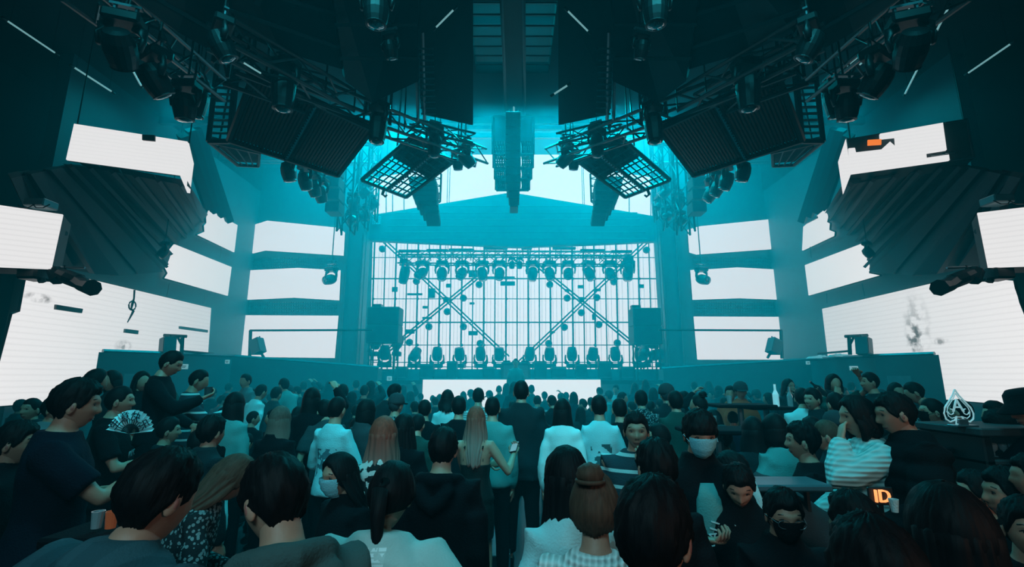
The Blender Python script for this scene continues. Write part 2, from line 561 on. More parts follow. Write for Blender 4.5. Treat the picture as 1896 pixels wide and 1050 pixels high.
# dark dead modules and cables on the side walls
def dead(px0, py0, px1, py1, px2, py2, px3, py3, X=None, Y=None, label='', m=DEADM, th=.05):
    f = (lambda x, y: PXp(x, y, X)) if X is not None else (lambda x, y: P(x, y, Y))
    pts = [f(px0, py0), f(px1, py1), f(px2, py2), f(px3, py3)]
    c = sum(pts, V()) / 4
    d = plate_data(pts, th)
    o = MB().add(([p - c for p in d[0]], d[1])).build('dead_module', m, loc=c)
    return tag(o, label, 'module', 'dead modules of the big screens')
dead(105, 564, 154, 572, 152, 580, 104, 573, X=-9.46, label='long dark dead module on upper left part of the left wall screen')
dead(233, 609, 257, 612, 256, 619, 232, 616, X=-9.46, label='short dark dead module above the booth wall, left wall screen')
dead(334, 604, 385, 611, 385, 616, 334, 609, X=-9.46, label='thin dark dead module at the stage end of the left wall screen')
dead(1489, 408, 1511, 400, 1512, 404, 1490, 415, X=9.38, label='dark dead module in the highest right wing screen')
# hanging cable in front of the left wall screen
cab = thing('hanging_cable', 'thin knotted cable hanging in front of the left wall screen', 'cable', PXp(249, 537, -9.1))
pth = [(249, 537), (248, 553), (245, 563), (243, 572), (247, 576), (242, 586), (236, 597)]
MB().add(tube([local(cab, PXp(x, y, -9.1)) for x, y in pth], [.022, .02, .03, .02, .03, .02, .012], 6)).build('cord', BLACK, cab)
kn = PXp(245, 566, -9.1)
MB().add(tube([local(cab, kn + V((0, .11 * math.cos(a), .11 * math.sin(a)))) for a in [i * PI / 5 for i in range(11)]], [.018] * 11, 5, cap=True)).build('knot', BLACK, cab)
# thin cables seen on the side walls
for (x0, y0_, x1, y1_) in ((410, 457, 408, 478), (314, 524, 309, 549), (380, 542, 379, 562)):
    for s in (-1, 1):
        X = s * 9.3
        a = PXp(x0 if s < 0 else mirror(x0), y0_, X); b = PXp(x1 if s < 0 else mirror(x1), y1_, X)
        o = MB().bar(a, b, .012, 5).build('wall_cable', STEEL)
        tag(o, ('highest', 'middle', 'lowest')[(410, 380, 314).index(x0) if False else {410: 0, 314: 1, 380: 2}[x0]] + ' of the short pale cables between the %s wing screens' % ('left' if s < 0 else 'right'), 'cable', 'cables on the %s wing wall' % ('left' if s < 0 else 'right'))

# hanging screen boxes over the floor
def led_box(label, front, side, m, top_extra, group=None, depth=.5):
    """front: four (px,py,Y) lit quad; side: lit end quad"""
    c = sum((P(*p) for p in front), V()) / 4
    t = thing('hanging_led_box', label, 'screen', c, group=group)
    f3 = [P(*p) for p in front]
    d = plate_data(f3, .05)
    MB().add(([p - c for p in d[0]], d[1])).build('front_panel', m, t)
    if side:
        s3 = [P(*p) for p in side]
        d = plate_data(s3, .05)
        MB().add(([p - c for p in d[0]], d[1])).build('end_panel', m, t)
    # dark body behind
    n = (f3[1] - f3[0]).cross(f3[3] - f3[0]).normalized()
    if n.dot(V((0, 0, CAM_Z)) - c) > 0: n = -n
    q = [p + n * .07 for p in f3]
    mb = MB(); k = [p - c for p in q] + [p - c + n * depth for p in q]
    mb.add((k, [(0, 1, 2, 3), (7, 6, 5, 4), (0, 4, 5, 1), (1, 5, 6, 2), (2, 6, 7, 3), (3, 7, 4, 0)]))
    mb.build('housing', DARK, t)
    for i in (0, 1):
        a = q[i] + n * .04
        if abs(c.x) > 6.5 and c.y < 7:      # the edge boxes are held by arms from the side wall
            a = q[i] + n * .3 + V((0, 0, -.2)); e_ = V((math.copysign(HX, c.x), a.y + .2, a.z))
        else:
            e_ = V((a.x, a.y, CEIL))
        b = MB().bar(a - c, e_ - c, .012 if e_.z == CEIL else .04, 5); b.build('suspension_cable' if e_.z == CEIL else 'wall_arm', BLACK, t)
    return t
led_box('long white LED box hung high over the left of the floor', [(137, 229, 8.0), (347, 262, 8.6), (337, 324, 8.6), (122, 295, 8.0)],
        [(350, 265, 8.63), (359, 303, 9.3), (352, 358, 9.3), (339.5, 327, 8.63)], L5, 0, depth=.03)
dead(263, 249, 286, 250, 286, 261, 263, 259, Y=8.30, label='small dark red dead module on the high left LED box', m=mat('dark_red_module', (.10, .03, .03), .6), th=.03)
led_box('large white LED box at the left edge, above the big wall screen', [(-120, 362, 6.2), (116, 397, 6.9), (94, 498, 6.9), (-150, 488, 6.2)], None, led_mat('led_box_low_left', .84, lines=.10, period=.075), 0)
led_box('large white LED box at the right edge, above the big wall screen', [(1810, 394, 6.9), (2030, 368, 6.2), (2060, 488, 6.2), (1830, 495, 6.9)], None, led_mat('led_box_low_right', .84, lines=.10, period=.075), 0)
# the damaged box on the right: modules missing, frame showing
bx = thing('hanging_led_box', 'damaged white LED box hung high on the right, with missing modules', 'screen', P(1660, 275, 8.3))
def bq(name, pts, m, th=.05, dy=0.0):
    q = [P(x, y, 8.6 - .6 * (x - 1571) / 210 + dy) for x, y in pts]
    d = plate_data(q, th)
    MB().add(([local(bx, p) for p in d[0]], d[1])).build(name, m, bx)
bq('front_panel', [(1571.5, 274.5), (1583, 273.5), (1585, 282), (1632, 276.5), (1648, 262), (1656, 269), (1659, 272), (1657.5, 253.5), (1630, 256.5), (1629.5, 247.5), (1746, 227), (1753, 277), (1715, 283), (1716, 292), (1757, 286), (1758.5, 296), (1576, 321.5)], L5)
bq('end_panel', [(1566.5, 257), (1576, 321.5), (1562, 358), (1553, 298)], L5)
bq('housing', [(1569, 257), (1792, 219), (1806, 291), (1576, 322)], DARK, .5, .09)
bq('bare_frame', [(1750, 226), (1791, 220), (1792.5, 221.5), (1751, 228)], STEEL, .04, .02)
bq('bare_frame', [(1789.5, 220), (1791.5, 220), (1805.5, 291), (1803, 291)], STEEL, .04, .02)
bq('bare_frame', [(1759, 294.5), (1804, 289), (1804.5, 291), (1759, 297)], STEEL, .04, .02)
bq('orange_module', [(1607, 259), (1632, 257.5), (1632, 267), (1607, 268.5)], ORANGE, .03, -.02)
for (x, y) in ((1725, 287), (1745, 283)):
    bq('bracket', [(x, y), (x + 25, y - 3), (x + 25, y - 1.5), (x, y + 1.5)], STEEL, .02, -.03)
for i in (1575, 1785):
    a = P(i, 262 if i < 1600 else 224, 8.9)
    MB().bar(local(bx, a), local(bx, V((a.x, a.y, CEIL))), .012, 5).build('suspension_cable', BLACK, bx)
# cases on top of the two edge boxes
for s, px in ((-1, 76), (1, 1846)):
    c = P(px, 381 if s < 0 else 374, 6.75)
    t = thing('power_case', 'grey power case on top of the LED box at the %s edge' % ('left' if s < 0 else 'right'), 'case', c)
    MB().add(bevbox((0, 0, .02), (.30, .25, .12), .015)).build('case_body', mat('case_grey', (.10, .2, .22), .5), t)
    for k in range(2):
        MB().add(tube([(-.2 + k * .22, -.14, -.03), (-.12 + k * .22, -.16, -.09), (-.02 + k * .22, -.16, -.09), (.05 + k * .22, -.14, -.03)], [.008] * 4, 5)).build('cable', BLACK, t)

# stepped soffit planks between boxes and wing screens
SOFM = mat('soffit_paint', (0.022, 0.040, 0.048), 0.8, bump=.1)
def lerp(a, b, t): return a + (b - a) * t
def polyl(pts, t):
    n = len(pts) - 1; k = min(int(t * n), n - 1); u = t * n - k
    return tuple(lerp(pts[k][i], pts[k + 1][i], u) for i in range(3))
for s in (-1, 1):
    t = thing('stepped_soffit', 'dark stepped soffit of overlapping planks over the %s wing' % ('left' if s < 0 else 'right'), 'soffit', (s * 7.4, 10, 6))
    near = [(20, 330, 7.2), (140, 305, 8.35), (352, 345, 9.0)]
    far = [(95, 492, 9.2), (200, 512, 9.9), (305, 503, 12.4), (322, 456, 13.2), (352, 432, 13.9), (386, 400, 14.6)]
    N = 13
    for k in range(N):
        a, b = k / N, (k + 1.12) / N
        b = min(b, 1)
        na, nb, fa_, fb = polyl(near, a), polyl(near, b), polyl(far, a), polyl(far, b)
        stp = (k % 2) * .10
        q = []
        for (x, y, Y) in (na, nb, fb, fa_):
            p = P(x if s < 0 else mirror(x), y, Y + stp)
            q.append(p)
        d = plate_data(q, .12)
        MB().add(([local(t, p) for p in d[0]], d[1])).build('plank', SOFM, t)
    # ribs running down the step edges
    for k in range(6):
        u = .42 + k * .1
        a, b = polyl(near, min(u + .04, 1)), polyl(far, min(u + .02, 1))
        pa, pb = P(a[0] if s < 0 else mirror(a[0]), a[1], a[2] - .1), P(b[0] if s < 0 else mirror(b[0]), b[1], b[2] - .1)
        bar_obj('rib', pa, pb, .05, SOFM, t, 4)
    # tall slanted fins behind the high box
    for k, (x0, y0_, x1, y1_, Y) in enumerate(((352, 240, 398, 392, 11.2), (364, 238, 412, 400, 11.8), (338, 250, 386, 385, 10.6), (376, 262, 425, 410, 12.4))):
        pa, pb = P(x0 if s < 0 else mirror(x0), y0_, Y), P(x1 if s < 0 else mirror(x1), y1_, Y + 2)
        bar_obj('fin', pa, pb, .14, SOFM, t, 4)

# ================================================================== THE STAGE
SY = 20.2
Ls = led_mat('led_stage', 1.6, color=(1.0, .86, .86))
stage = MB()
stage.box((0.15, 18.3, .95), (12.2, 5.0, 1.9))
setting('stage_deck', stage, PANELM)
zr = P(955, 684, 18.7).z
setting('stage_riser', box_data((.15, 19.3, (1.9 + zr) / 2), (11.9, 2.6, zr - 1.9)), PANELM)
zs = P(955, 700, 15.6).z
for s, nm in ((-1, 'left'), (1, 'right')):
    # balcony fronts that run from the wings to the stage
    w = MB()
    top = [(183, 652), (300, 656), (430, 661), (700, 682)] if s < 0 else [(1738, 657), (1620, 661), (1500, 667), (1228, 684)]
    Ys = [10.8, 12.0, 14.2, 15.6]
    pts = [P(x, y, Y) for (x, y), Y in zip(top, Ys)]
    for i in range(3):
        a, b = pts[i], pts[i + 1]
        v = [V((a.x, a.y, 0)), V((b.x, b.y, 0)), b, a]
        bk = V((0, .5, 0))
        w.add((v + [p + bk for p in v], [(0, 1, 2, 3), (7, 6, 5, 4), (3, 2, 6, 7), (0, 4, 5, 1), (0, 3, 7, 4), (1, 5, 6, 2)]))
    setting('balcony_wall_' + nm, w, PANELM)
    cap = MB()
    for i in range(3): cap.bar(pts[i] + V((0, .1, .03)), pts[i + 1] + V((0, .1, .03)), .05, 6)
    setting('trim_rail_' + nm, cap, STEEL)
    # pale doorway in the balcony front
    dx0, dx1, dy0, dy1 = (232, 254, 692, 730) if s < 0 else (1642, 1684, 696, 750)
    w0 = pts[0]; w1 = pts[1]
    def onwall(px, py):
        d = ray(px, py); o = V((0, 0, CAM_Z)); k = (w0.x * (w1.y - w0.y) - w0.y * (w1.x - w0.x)) / (d.x * (w1.y - w0.y) - d.y * (w1.x - w0.x))
        return o + d * k
    a, b = onwall(dx0, dy0), onwall(dx1, dy0)
    up_ = V((0, -.03, 0))
    v = [V((a.x, a.y, 0)) + up_, V((b.x, b.y, 0)) + up_, V((b.x, b.y, a.z)) + up_, V((a.x, a.y, a.z)) + up_]
    bk = V((0, .08, 0))
    d = MB().add((v + [p + bk for p in v], [(0, 1, 2, 3), (7, 6, 5, 4), (3, 2, 6, 7), (0, 4, 5, 1), (0, 3, 7, 4), (1, 5, 6, 2)]))
    structure(d.build('door_1' if s < 0 else 'door_2', mat('pale_door', (.10, .20, .23), .6)))
# low LED front below the stage
a, b = P(783, 703, 15.45), P(1112, 705, 15.45)
scr, _ = screen('led_screen', 'low wide white LED panel on the front of the stage', [a, V((b.x, b.y, a.z)), V((b.x, b.y, .75)), V((a.x, a.y, .75))], L4, th=.05)
setting('trim_stage_lip', box_data((.15, 15.75, 1.86), (12.3, .12, .12)), BLACK)
# main stage screen
ms = [(684, 690), (693, 330), (760, 318), (880, 272), (1010, 272), (1140, 318), (1228, 332), (1236, 690)]
screen('led_screen', 'huge white LED wall at the back of the stage, gable topped', [P(x, y, SY) for x, y in ms], Ls, th=.1)
# mullion grid
g = thing('mullion_grid', 'dark metal glazing grid in front of the stage LED wall', 'grid', P(955, 570, SY - .3))
nm_ = 27
for i in range(nm_):
    u = i / (nm_ - 1)
    xt, xb = lerp(694, 1221, u), lerp(686, 1229, u)
    bar_obj('mullion', P(xt, 440, SY - .3), P(xb, 688, SY - .3), .026 if i % 2 else .038, DARK, g, 4)
for y in (477, 516, 553.5, 597, 639, 671, 679.5):
    bar_obj('transom', P(688, y, SY - .33), P(1228, y, SY - .33),   .030 if y in (516, 597) else .018, DARK, g, 4)
for i in range(5):
    x = (715, 727, 748, 1165, 1205)[i]
    bar_obj('mullion', P(x, 355 + (i % 2) * 5, SY - .3), P(x, 445, SY - .3), .022, DARK, g, 4)
sm_ = MB()
for i in range(80):
    if i % 3 == 0: continue
    u = i / 79
    sm_.bar(local(g, P(lerp(694, 1221, u) + 2, 446, SY - .13)), local(g, P(lerp(686, 1229, u) + 2, 668, SY - .13)), .006, 4)
o = sm_.build('seam_line', SEAMM, g); o['kind'] = 'stuff'
bs = MB()
for y in (516, 553.5, 597, 639):
    for i in range(0, nm_, 2):
        u = i / (nm_ - 1)
        bs.add(ellipsoid(local(g, P(lerp(691, 1225, u), y, SY - .36)), (.06, .04, .06), 6, 4))
o = bs.build('joint_boss', DARK, g); o['kind'] = 'stuff'
# crossed braces
for s, lines in ((-1, ((714, 449, 939, 660), (703, 662, 892, 507))), (1, ((1200, 445, 965, 668), (987, 485, 1186, 648)))):
    t = thing('cross_brace', 'X of twin diagonal rods before the %s half of the stage screen' % ('left' if s < 0 else 'right'), 'brace', P(826 if s < 0 else 1077, 557, SY - .5))
    for (x0, y0_, x1, y1_) in lines:
        for dx in (-4, 4):
            bar_obj('rod', P(x0 + dx, y0_, SY - .5), P(x1 + dx, y1_, SY - .5), .035, DARK, t, 6)
    cc = P(826 if s < 0 else 1077, 555, SY - .55)
    MB().add(bevbox(local(t, cc), (.22, .08, .22), .02)).build('joint_plate', DARK, t)
# round pixel lamps on the braces
DL = [(708, 461), (771, 521), (858, 552), (887, 527), (828, 577), (794, 605), (858, 605), (758, 634), (889, 636)]
DR = [(1197, 463), (1136.5, 522), (1018, 527), (1050, 552), (1105, 551), (1076.5, 579), (1045, 606), (1109, 601), (1016, 636), (1143, 635)]
pl_head = MB().add(lathe([(.05, .12), (.11, .1), (.145, .03), (.15, -.03), (.12, -.05)], 14, (0, -1, 0))).mesh('lamp_head', BLACK)
pl_lens = MB().add(lathe([(.115, .121), (.10, .13), (.02, .135)], 14, (0, -1, 0))).mesh('lens', GLASSY)
pl_br = MB().bar((0, 0, 0), (0, .3, .0), .03, 6).mesh('bracket', BLACK)
for side, lst in ((-1, DL), (1, DR)):
    for i, (x, y) in enumerate(lst):
        t = thing('round_lamp', '%s small round lamp, counted from the top, among the %s diagonal rods of the stage' % (ordinal(i), 'left' if side < 0 else 'right'), 'lamp', P(x, y, SY - .75), group='round lamps on the %s cross brace' % ('left' if side < 0 else 'right'))
        link('lamp_head', pl_head, t); link('lens', pl_lens, t); link('bracket', pl_br, t)
# dark flat modules on the stage screen
for i, (x, y, w, h) in enumerate([(768, 545, 28, 4), (731, 536, 10, 9), (831, 529, 10, 7), (800, 543, 11, 18), (874, 562, 9, 4), (787, 569, 9, 5), (791, 589, 18, 4), (759, 614, 17, 8), (876, 617, 17, 8),
                                  (940, 525, 27, 8), (926, 514, 54, 4), (1075, 531, 11, 6), (1107, 537, 11, 5), (1050, 538, 9, 5), (1100, 587, 8, 11), (1023, 615, 9, 4), (880, 507, 24, 13), (1188, 530, 9, 7)]):
    a, b = P(x - w / 2, y - h / 2, SY - .2), P(x + w / 2, y + h / 2, SY - .2)
    o = MB().add(bevbox((0, 0, 0), (b.x - a.x, .05, a.z - b.z), .01)).build('screen_module', DEADM, loc=(a + b) / 2)
    tag(o, ('wide flat' if w > 16 and h < 6 else 'wide' if w > 16 else 'tall' if h > 10 else 'small') + ' dark module on the stage screen, %s, %s' % ('upper part' if y < 560 else 'lower part', 'the left brace' if x < 880 else 'the middle' if x < 1010 else 'the right brace') + (', outermost' if x in (731, 1188) else ', crossing' if x in (800, 1075) else ', inner' if x in (874, 880, 876, 1050) else ', outer' if x in (759, 1107, 768) else ''), 'module', 'dark modules on the stage LED wall')

# gable header hanging before the screen
hd = [(682, 399), (935, 358), (958, 358), (1234, 404), (1236, 446), (1100, 452), (955, 457), (820, 451), (680, 445)]
hp = [P(x, y, 17.6) for x, y in hd]
hc = V((0.1, 17.6, 7.2))
t = thing('stage_header', 'wide teal gable shaped header hanging above the stage opening', 'header', hc)
d = plate_data(hp, .25)
MB().add(([p - hc for p in d[0]], d[1])).build('header_panel', PANELM, t)
for k in range(6):
    y0_ = 382 + k * 12
    xa, xb = (820, 1080) if k == 0 else (735 - k * 6, 1175 + k * 5)
    bar_obj('rib', P(xa, y0_, 17.5), P(xb, y0_, 17.5), .02, STEEL if k == 2 else PANELM, t, 4)
for i in range(5):
    for j in range(5):
        pass
for s, x in ((-1, 697), (1, 1225)):
    c = P(x, 408, 17.5)
    u = thing('stud_plate', 'small plate with rows of round dots at the %s end of the header' % ('left' if s < 0 else 'right'), 'plate', c)
    MB().box((0, .04, 0), (.34, .03, .36)).build('backing', PANELM, u)
    for i in range(5):
        for j in range(5):
            link('dot', bpy.data.meshes.get('dotm') or MB().add(ellipsoid((0, 0, 0), (.022, .015, .022), 8, 5)).mesh('dotm', mat('dot_pale', (.3, .6, .65), .4)), u, (-.13 + i * .065, 0, -.13 + j * .065))

# ================================================================== RIGGING AND FIXTURES
def mir(p): return (mirror(p[0]),) + tuple(p[1:])
def truss(label, a, b, size=.32, group=None, n=None, r=.024, mat_=TRUSS, twist=None, cat='truss'):
    """four-chord box truss with zigzag bracing between two points"""
    a, b = V(a), V(b)
    t = thing('lighting_truss', label, cat, a, group=group)
    d = (b - a); L = d.length; d.normalize()
    x, y = frame_for(d)
    h = size / 2
    cor = [x * sx * h + y * sy * h for sx, sy in ((-1, -1), (1, -1), (1, 1), (-1, 1))]
    for c in cor: bar_obj('chord', a + c, b + c, r, mat_, t, 6)
    n = n or max(3, int(L / (size * 1.3)))
    for k in range(n):
        for j in range(4):
            if j == 1 and k % 2: continue
            u, w = k / n, (k + 1) / n
            c0, c1 = cor[j], cor[(j + 1) % 4]
            if k % 2: c0, c1 = c1, c0
            bar_obj('brace', a + d * L * u + c0, a + d * L * w + c1, r * .6, mat_, t, 4)
    if abs(d.z) < .8 and cat == 'truss':
        for u in (.2, .8):
            p = a.lerp(b, u); zt_ = CEIL if p.y < EDGE_Y else 11.9
            bar_obj('hanging_rod', p, (p.x, p.y, zt_), .015, BLACK, t, 5)
    return t
_mh = {}
def mh_meshes(long):
    if long in _mh: return _mh[long]
    k = 1.55 if long else 1.0
    base = MB().add(bevbox((0, 0, -.09), (.36, .26, .13), .025)).mesh('base', BLACK)
    clamp = MB().bar((-.1, 0, -.03), (-.1, 0, .1), .022, 6).bar((.1, 0, -.03), (.1, 0, .1), .022, 6).box((0, 0, .09), (.3, .06, .03)).mesh('clamp', STEEL)
    yk = MB()
    for s in (-1, 1):
        yk.add(tube([(s * .10, 0, -.15), (s * .19, 0, -.19), (s * .205, 0, -.30), (s * .19, 0, -.42)], [(.028, .05), (.03, .06), (.028, .055), (.02, .04)], 8))
    yoke = yk.mesh('yoke', BLACK, True)
    hd_ = MB().add(lathe([(.05, .17), (.12, .15), (.155, .05), (.16, -.06), (.145, -.16 * k), (.13, -.22 * k), (.135, -.235 * k), (.115, -.24 * k)], 18)).mesh('lamp_head', BLACK, False)
    ln = MB().add(lathe([(.112, -.235 * k), (.10, -.25 * k), (.03, -.262 * k)], 18)).mesh('lens', GLASSY, True)
    _mh[long] = (base, clamp, yoke, hd_, ln)
    return _mh[long]
def moving_head(loc, label, group=None, s=1.0, pan=0, tilt=0, up=False, long=False, cat='spotlight', pipe=False):
    base, clamp, yoke, hd_, ln = mh_meshes(long)
    t = thing('moving_head_light', label, cat, loc, group=group)
    t.rotation_euler = (PI if up else 0, 0, pan)
    t.scale = (s, s, s)
    link('base', base, t); link('clamp', clamp, t)
    link('yoke', yoke, t)
    m = Matrix.Translation((0, 0, -.40)) @ Matrix.Rotation(tilt, 4, 'X')
    h = link('lamp_head', hd_, t, mw=m)
    link('lens', ln, h)
    if pipe:
        zt_ = (CEIL if loc[1] < EDGE_Y else 11.9) - loc[2]
        MB().bar((0, 0, .08), (0, 0, zt_ / s), .018, 6).build('hanging_pipe', BLACK, t)
    return t
def rigpt(x, y, Y, s): return P(x if s < 0 else mirror(x), y, Y)
def sidew(s): return 'left' if s < 0 else 'right'

# stage truss with its row of moving heads
Yt = 18.4
tr1 = truss('long dark box truss across the stage, carrying a row of moving heads', P(738, 481, Yt), P(1172, 484, Yt), .34, n=26, r=.03)
truss('thin upper truss above the stage row of moving heads', P(745, 468, Yt + .5), P(1166, 470, Yt + .5), .16, n=30, r=.022)
for i, (xa, xb, y) in enumerate([(738, 778, 465), (790, 829, 464), (831, 878, 463), (895, 940, 460), (965, 985, 460), (1023, 1066, 460), (1074, 1119, 464), (1131, 1170, 466)]):
    a, b = P(xa, y, Yt - .3), P(xb, y, Yt - .3)
    t = thing('strip_light', '%s dark horizontal strip light from the left above the stage truss' % ordinal(i), 'light bar', (a + b) / 2, group='strip lights above the stage truss')
    MB().add(bevbox((0, 0, 0), ((b - a).length, .14, .10), .02)).build('housing', BLACK, t)
    MB().box((0, -.075, -.0), ((b - a).length * .94, .01, .06)).build('lens', GLASSY, t)
    for sx in (-1, 1): MB().bar((sx * (b - a).length * .35, .02, -.03), (sx * (b - a).length * .35, .32, -.34), .02, 5).build('bracket', BLACK, t)
for i, x in enumerate([782, 819, 856, 893, 925, 986, 1017, 1052, 1090, 1128, 1161]):
    moving_head(P(x, 482, Yt - .1), '%s moving head from the left in the row under the stage truss' % ordinal(i), 'moving heads under the stage truss', 1.28, R((i * 37) % 60 - 30), R(-55 + (i * 23) % 40))
moving_head(P(751, 480, Yt - .1), 'long boxy moving head at the left end of the stage truss', None, 1.25, R(80), R(10), long=True)
moving_head(P(1163, 476, Yt - .3), 'extra moving head at the right end of the stage truss', None, 1.1, R(-20), R(20))
for i, x in enumerate([948, 962]):
    moving_head(P(x, 476, Yt - .5), 'small moving head at the middle of the stage truss, %s of two' % ('left' if i == 0 else 'right'), 'middle moving heads of the stage truss', .7, 0, R(25))
for i, x in enumerate([771, 812, 853, 891, 925, 980, 1016, 1057, 1095, 1136, 1180]):
    moving_head(V((P(x, 670, 18.9).x, 18.5, zr)) + V((0, 0, .02)), '%s moving head from the left standing on the stage riser' % ordinal(i), 'moving heads standing on the stage riser', 1.25, R((i * 31) % 50 - 25), R(-40 + (i * 29) % 60), up=True)
for i, x in enumerate([694, 712, 734, 1192, 1208, 1222]):
    moving_head(V((P(x, 670, 17.6).x, 17.6, zr - .0)) + V((0, 0, .42 - .4 * (i % 2))), '%s moving head from the left in the cluster at the %s foot of the stage' % (ordinal(i % 3), 'left' if x < 955 else 'right'), 'clustered moving heads at the %s foot of the stage' % ('left' if x < 955 else 'right'), 1.25, R(i * 50), R(-30 + i * 25), up=True)
    MB()
# low equipment cases along the riser edge
for i, (x, w) in enumerate([(745, 20), (792, 24), (838, 18), (905, 20), (942, 30), (1000, 22), (1034, 26), (1075, 20), (1118, 22), (1160, 26)]):
    a = P(x, 676, 17.9)
    w_ = w / 890 * 17.9
    t = thing('equipment_case', '%s low dark equipment case from the left along the stage edge' % ordinal(i), 'case', (a.x, 17.85, 1.9), group='equipment cases along the stage edge')
    h = zr - 1.9 + .08 + .1 * (i % 3)
    MB().add(bevbox((0, 0, h / 2), (w_, .4, h), .02)).build('case_body', BLACK, t)
    for z in (.12, h - .06): MB().box((0, -.205, z), (w_ * .96, .02, .025)).build('edge_strip', STEEL, t)
# line-up of loudspeaker stacks beside the stage
for s, (x0, x1, y0_, y1_) in ((-1, (680, 735.5, 567, 635)), (1, (1172, 1229, 569, 637))):
    a, b = P(x0, y0_, 16.3), P(x1, y1_, 16.3)
    W, H = b.x - a.x, a.z - b.z
    t = thing('loudspeaker_stack', 'big square dark loudspeaker stack %s of the stage opening' % sidew(s), 'loudspeaker', ((a.x + b.x) / 2, 16.7, b.z))
    for k in range(2):
        c_ = MB().add(bevbox((0, 0, H * (k + .5) / 2), (W, .7, H / 2 - .012), .02)).build('cabinet', DARK, t)
        g_ = MB().box((0, -.355, H * (k + .5) / 2), (W * .92, .015, H / 2 * .86)).build('grille', BLACK, c_)
    zb = b.z - 1.9
    for sx in (-1, 1):
        for sy in (-1, 1): MB().bar((sx * W * .4, sy * .25, 0), (sx * W * .4, sy * .25, -zb), .03, 6).build('support_leg', BLACK, t)
    hk = MB().box((-.3, 0, H + .06), (.3, .25, .12)).build('top_bracket', BLACK, t)

# dj console on the stage lip
dj = thing('dj_console', 'small dark dj console at the middle of the stage front', 'console', (P(955, 690, 16).x, 16.15, 1.9))
MB().add(bevbox((0, 0, .30), (.95, .5, .60), .03)).build('desk', DARK, dj)
for k in range(3): MB().add(bevbox((-.3 + k * .3, -.02, .63), (.24, .3, .06), .01)).build('player', BLACK, dj)
MB().box((0, -.26, .3), (.8, .02, .4)).build('front_panel', PANELM, dj)

# gallows stands with loudspeakers on the balcony fronts
def monitor(loc, label, s, rz, tilt=12, sc=1.0, dark=PANELM):
    t = thing('loudspeaker', label, 'loudspeaker', loc, rz)
    rt = Matrix.Rotation(R(tilt), 3, 'Y')
    v, f = box_data((0, 0, 0), (.46 * sc, .42 * sc, .62 * sc))
    v = [V((p.x * (1 - .25 * (p.y > 0)), p.y, p.z)) for p in v]
    MB().add(([rt @ p for p in v], f)).build('cabinet', dark, t)
    MB().add(([rt @ p for p in box_data((0, -.215 * sc, 0), (.40 * sc, .015, .55 * sc))[0]], box_data((0, 0, 0), (1, 1, 1))[1])).build('grille', BLACK, t)
    MB().bar((0, .02, .28 * sc), (0, .02, .42 * sc), .02, 5).build('bracket', BLACK, t)
    return t
for s in (-1, 1):
    q = lambda x, y, Y: P(x if s < 0 else mirror(x), y, Y)
    t = thing('gallows_stand', 'dark gallows stand with a braced arm on the %s balcony wall' % sidew(s), 'stand', q(336, 656, 12.4))
    top = q(343, 622, 12.4)
    bar_obj('post', q(336, 657, 12.4), q(338, 623, 12.4), .05, BLACK, t, 6)
    bar_obj('arm', q(304, 621, 12.4), q(345, 623, 12.4), .045, BLACK, t, 6)
    bar_obj('brace', q(337, 640, 12.4), q(328, 622, 12.4), .03, BLACK, t, 6)
    bar_obj('rail', q(338, 650, 12.4), q(395, 655, 13.6), .03, BLACK, t, 6)
    monitor(q(311, 641, 12.2), 'loudspeaker hung from the gallows stand on the %s balcony wall' % sidew(s), s, R(-35 * s * -1), 8 * s, .68)
    t = thing('beam_stand', 'long thin beam on a post before the lowest %s stage screen' % sidew(s), 'stand', q(463, 663, 15.2))
    bar_obj('post', q(462, 664, 15.2), q(464, 612, 15.2), .055, BLACK, t, 6)
    bar_obj('beam', q(463, 612, 15.2), q(690, 611, 15.2), .035, BLACK, t, 6)
    bar_obj('prop', q(482, 651, 15.2), q(489, 663, 15.2), .04, BLACK, t, 6)
    monitor(q(478, 641, 15.0), 'tilted loudspeaker hung under the thin beam %s of the stage' % sidew(s), s, R(15 * s), -22 * s * -1, .74)
    # moving head on the middle band screen
    moving_head(q(614 if s < 0 else mirror(1298), 494, 16.8), 'single moving head hung over the %s middle band screen' % sidew(s), None, 1.15, R(20 * s), R(-70), pipe=True)
# small white signs on balcony fronts
for (x, y, w, h, Y, lab) in ((341, 679, 14, 9, 12.2, 'small white sign on the left balcony front beside the standing man'), (1581, 682, 15, 8, 11.5, 'small white sign on the right balcony front'),
                             (421, 670, 8, 7, 13.8, 'tiny pale sign at the stage end of the left balcony'), (1496, 672, 7, 6, 13.8, 'tiny pale sign at the stage end of the right balcony'),
                             (721, 701, 9, 8, 15.4, 'tiny pale notice beside the low stage panel')):
    c = P(x, y, Y); k = Y / 890
    t = thing('wall_sign', lab, 'sign', c)
    MB().add(bevbox((0, 0, 0), (w * k, .03, h * k), .006)).build('plate', SIGNM, t)
    MB().box((0, -.018, h * k * .12), (w * k * .6, .006, h * k * .14)).build('printed_line', DARK, t)
    MB().box((0, -.018, -h * k * .15), (w * k * .45, .006, h * k * .12)).build('printed_line', DARK, t)
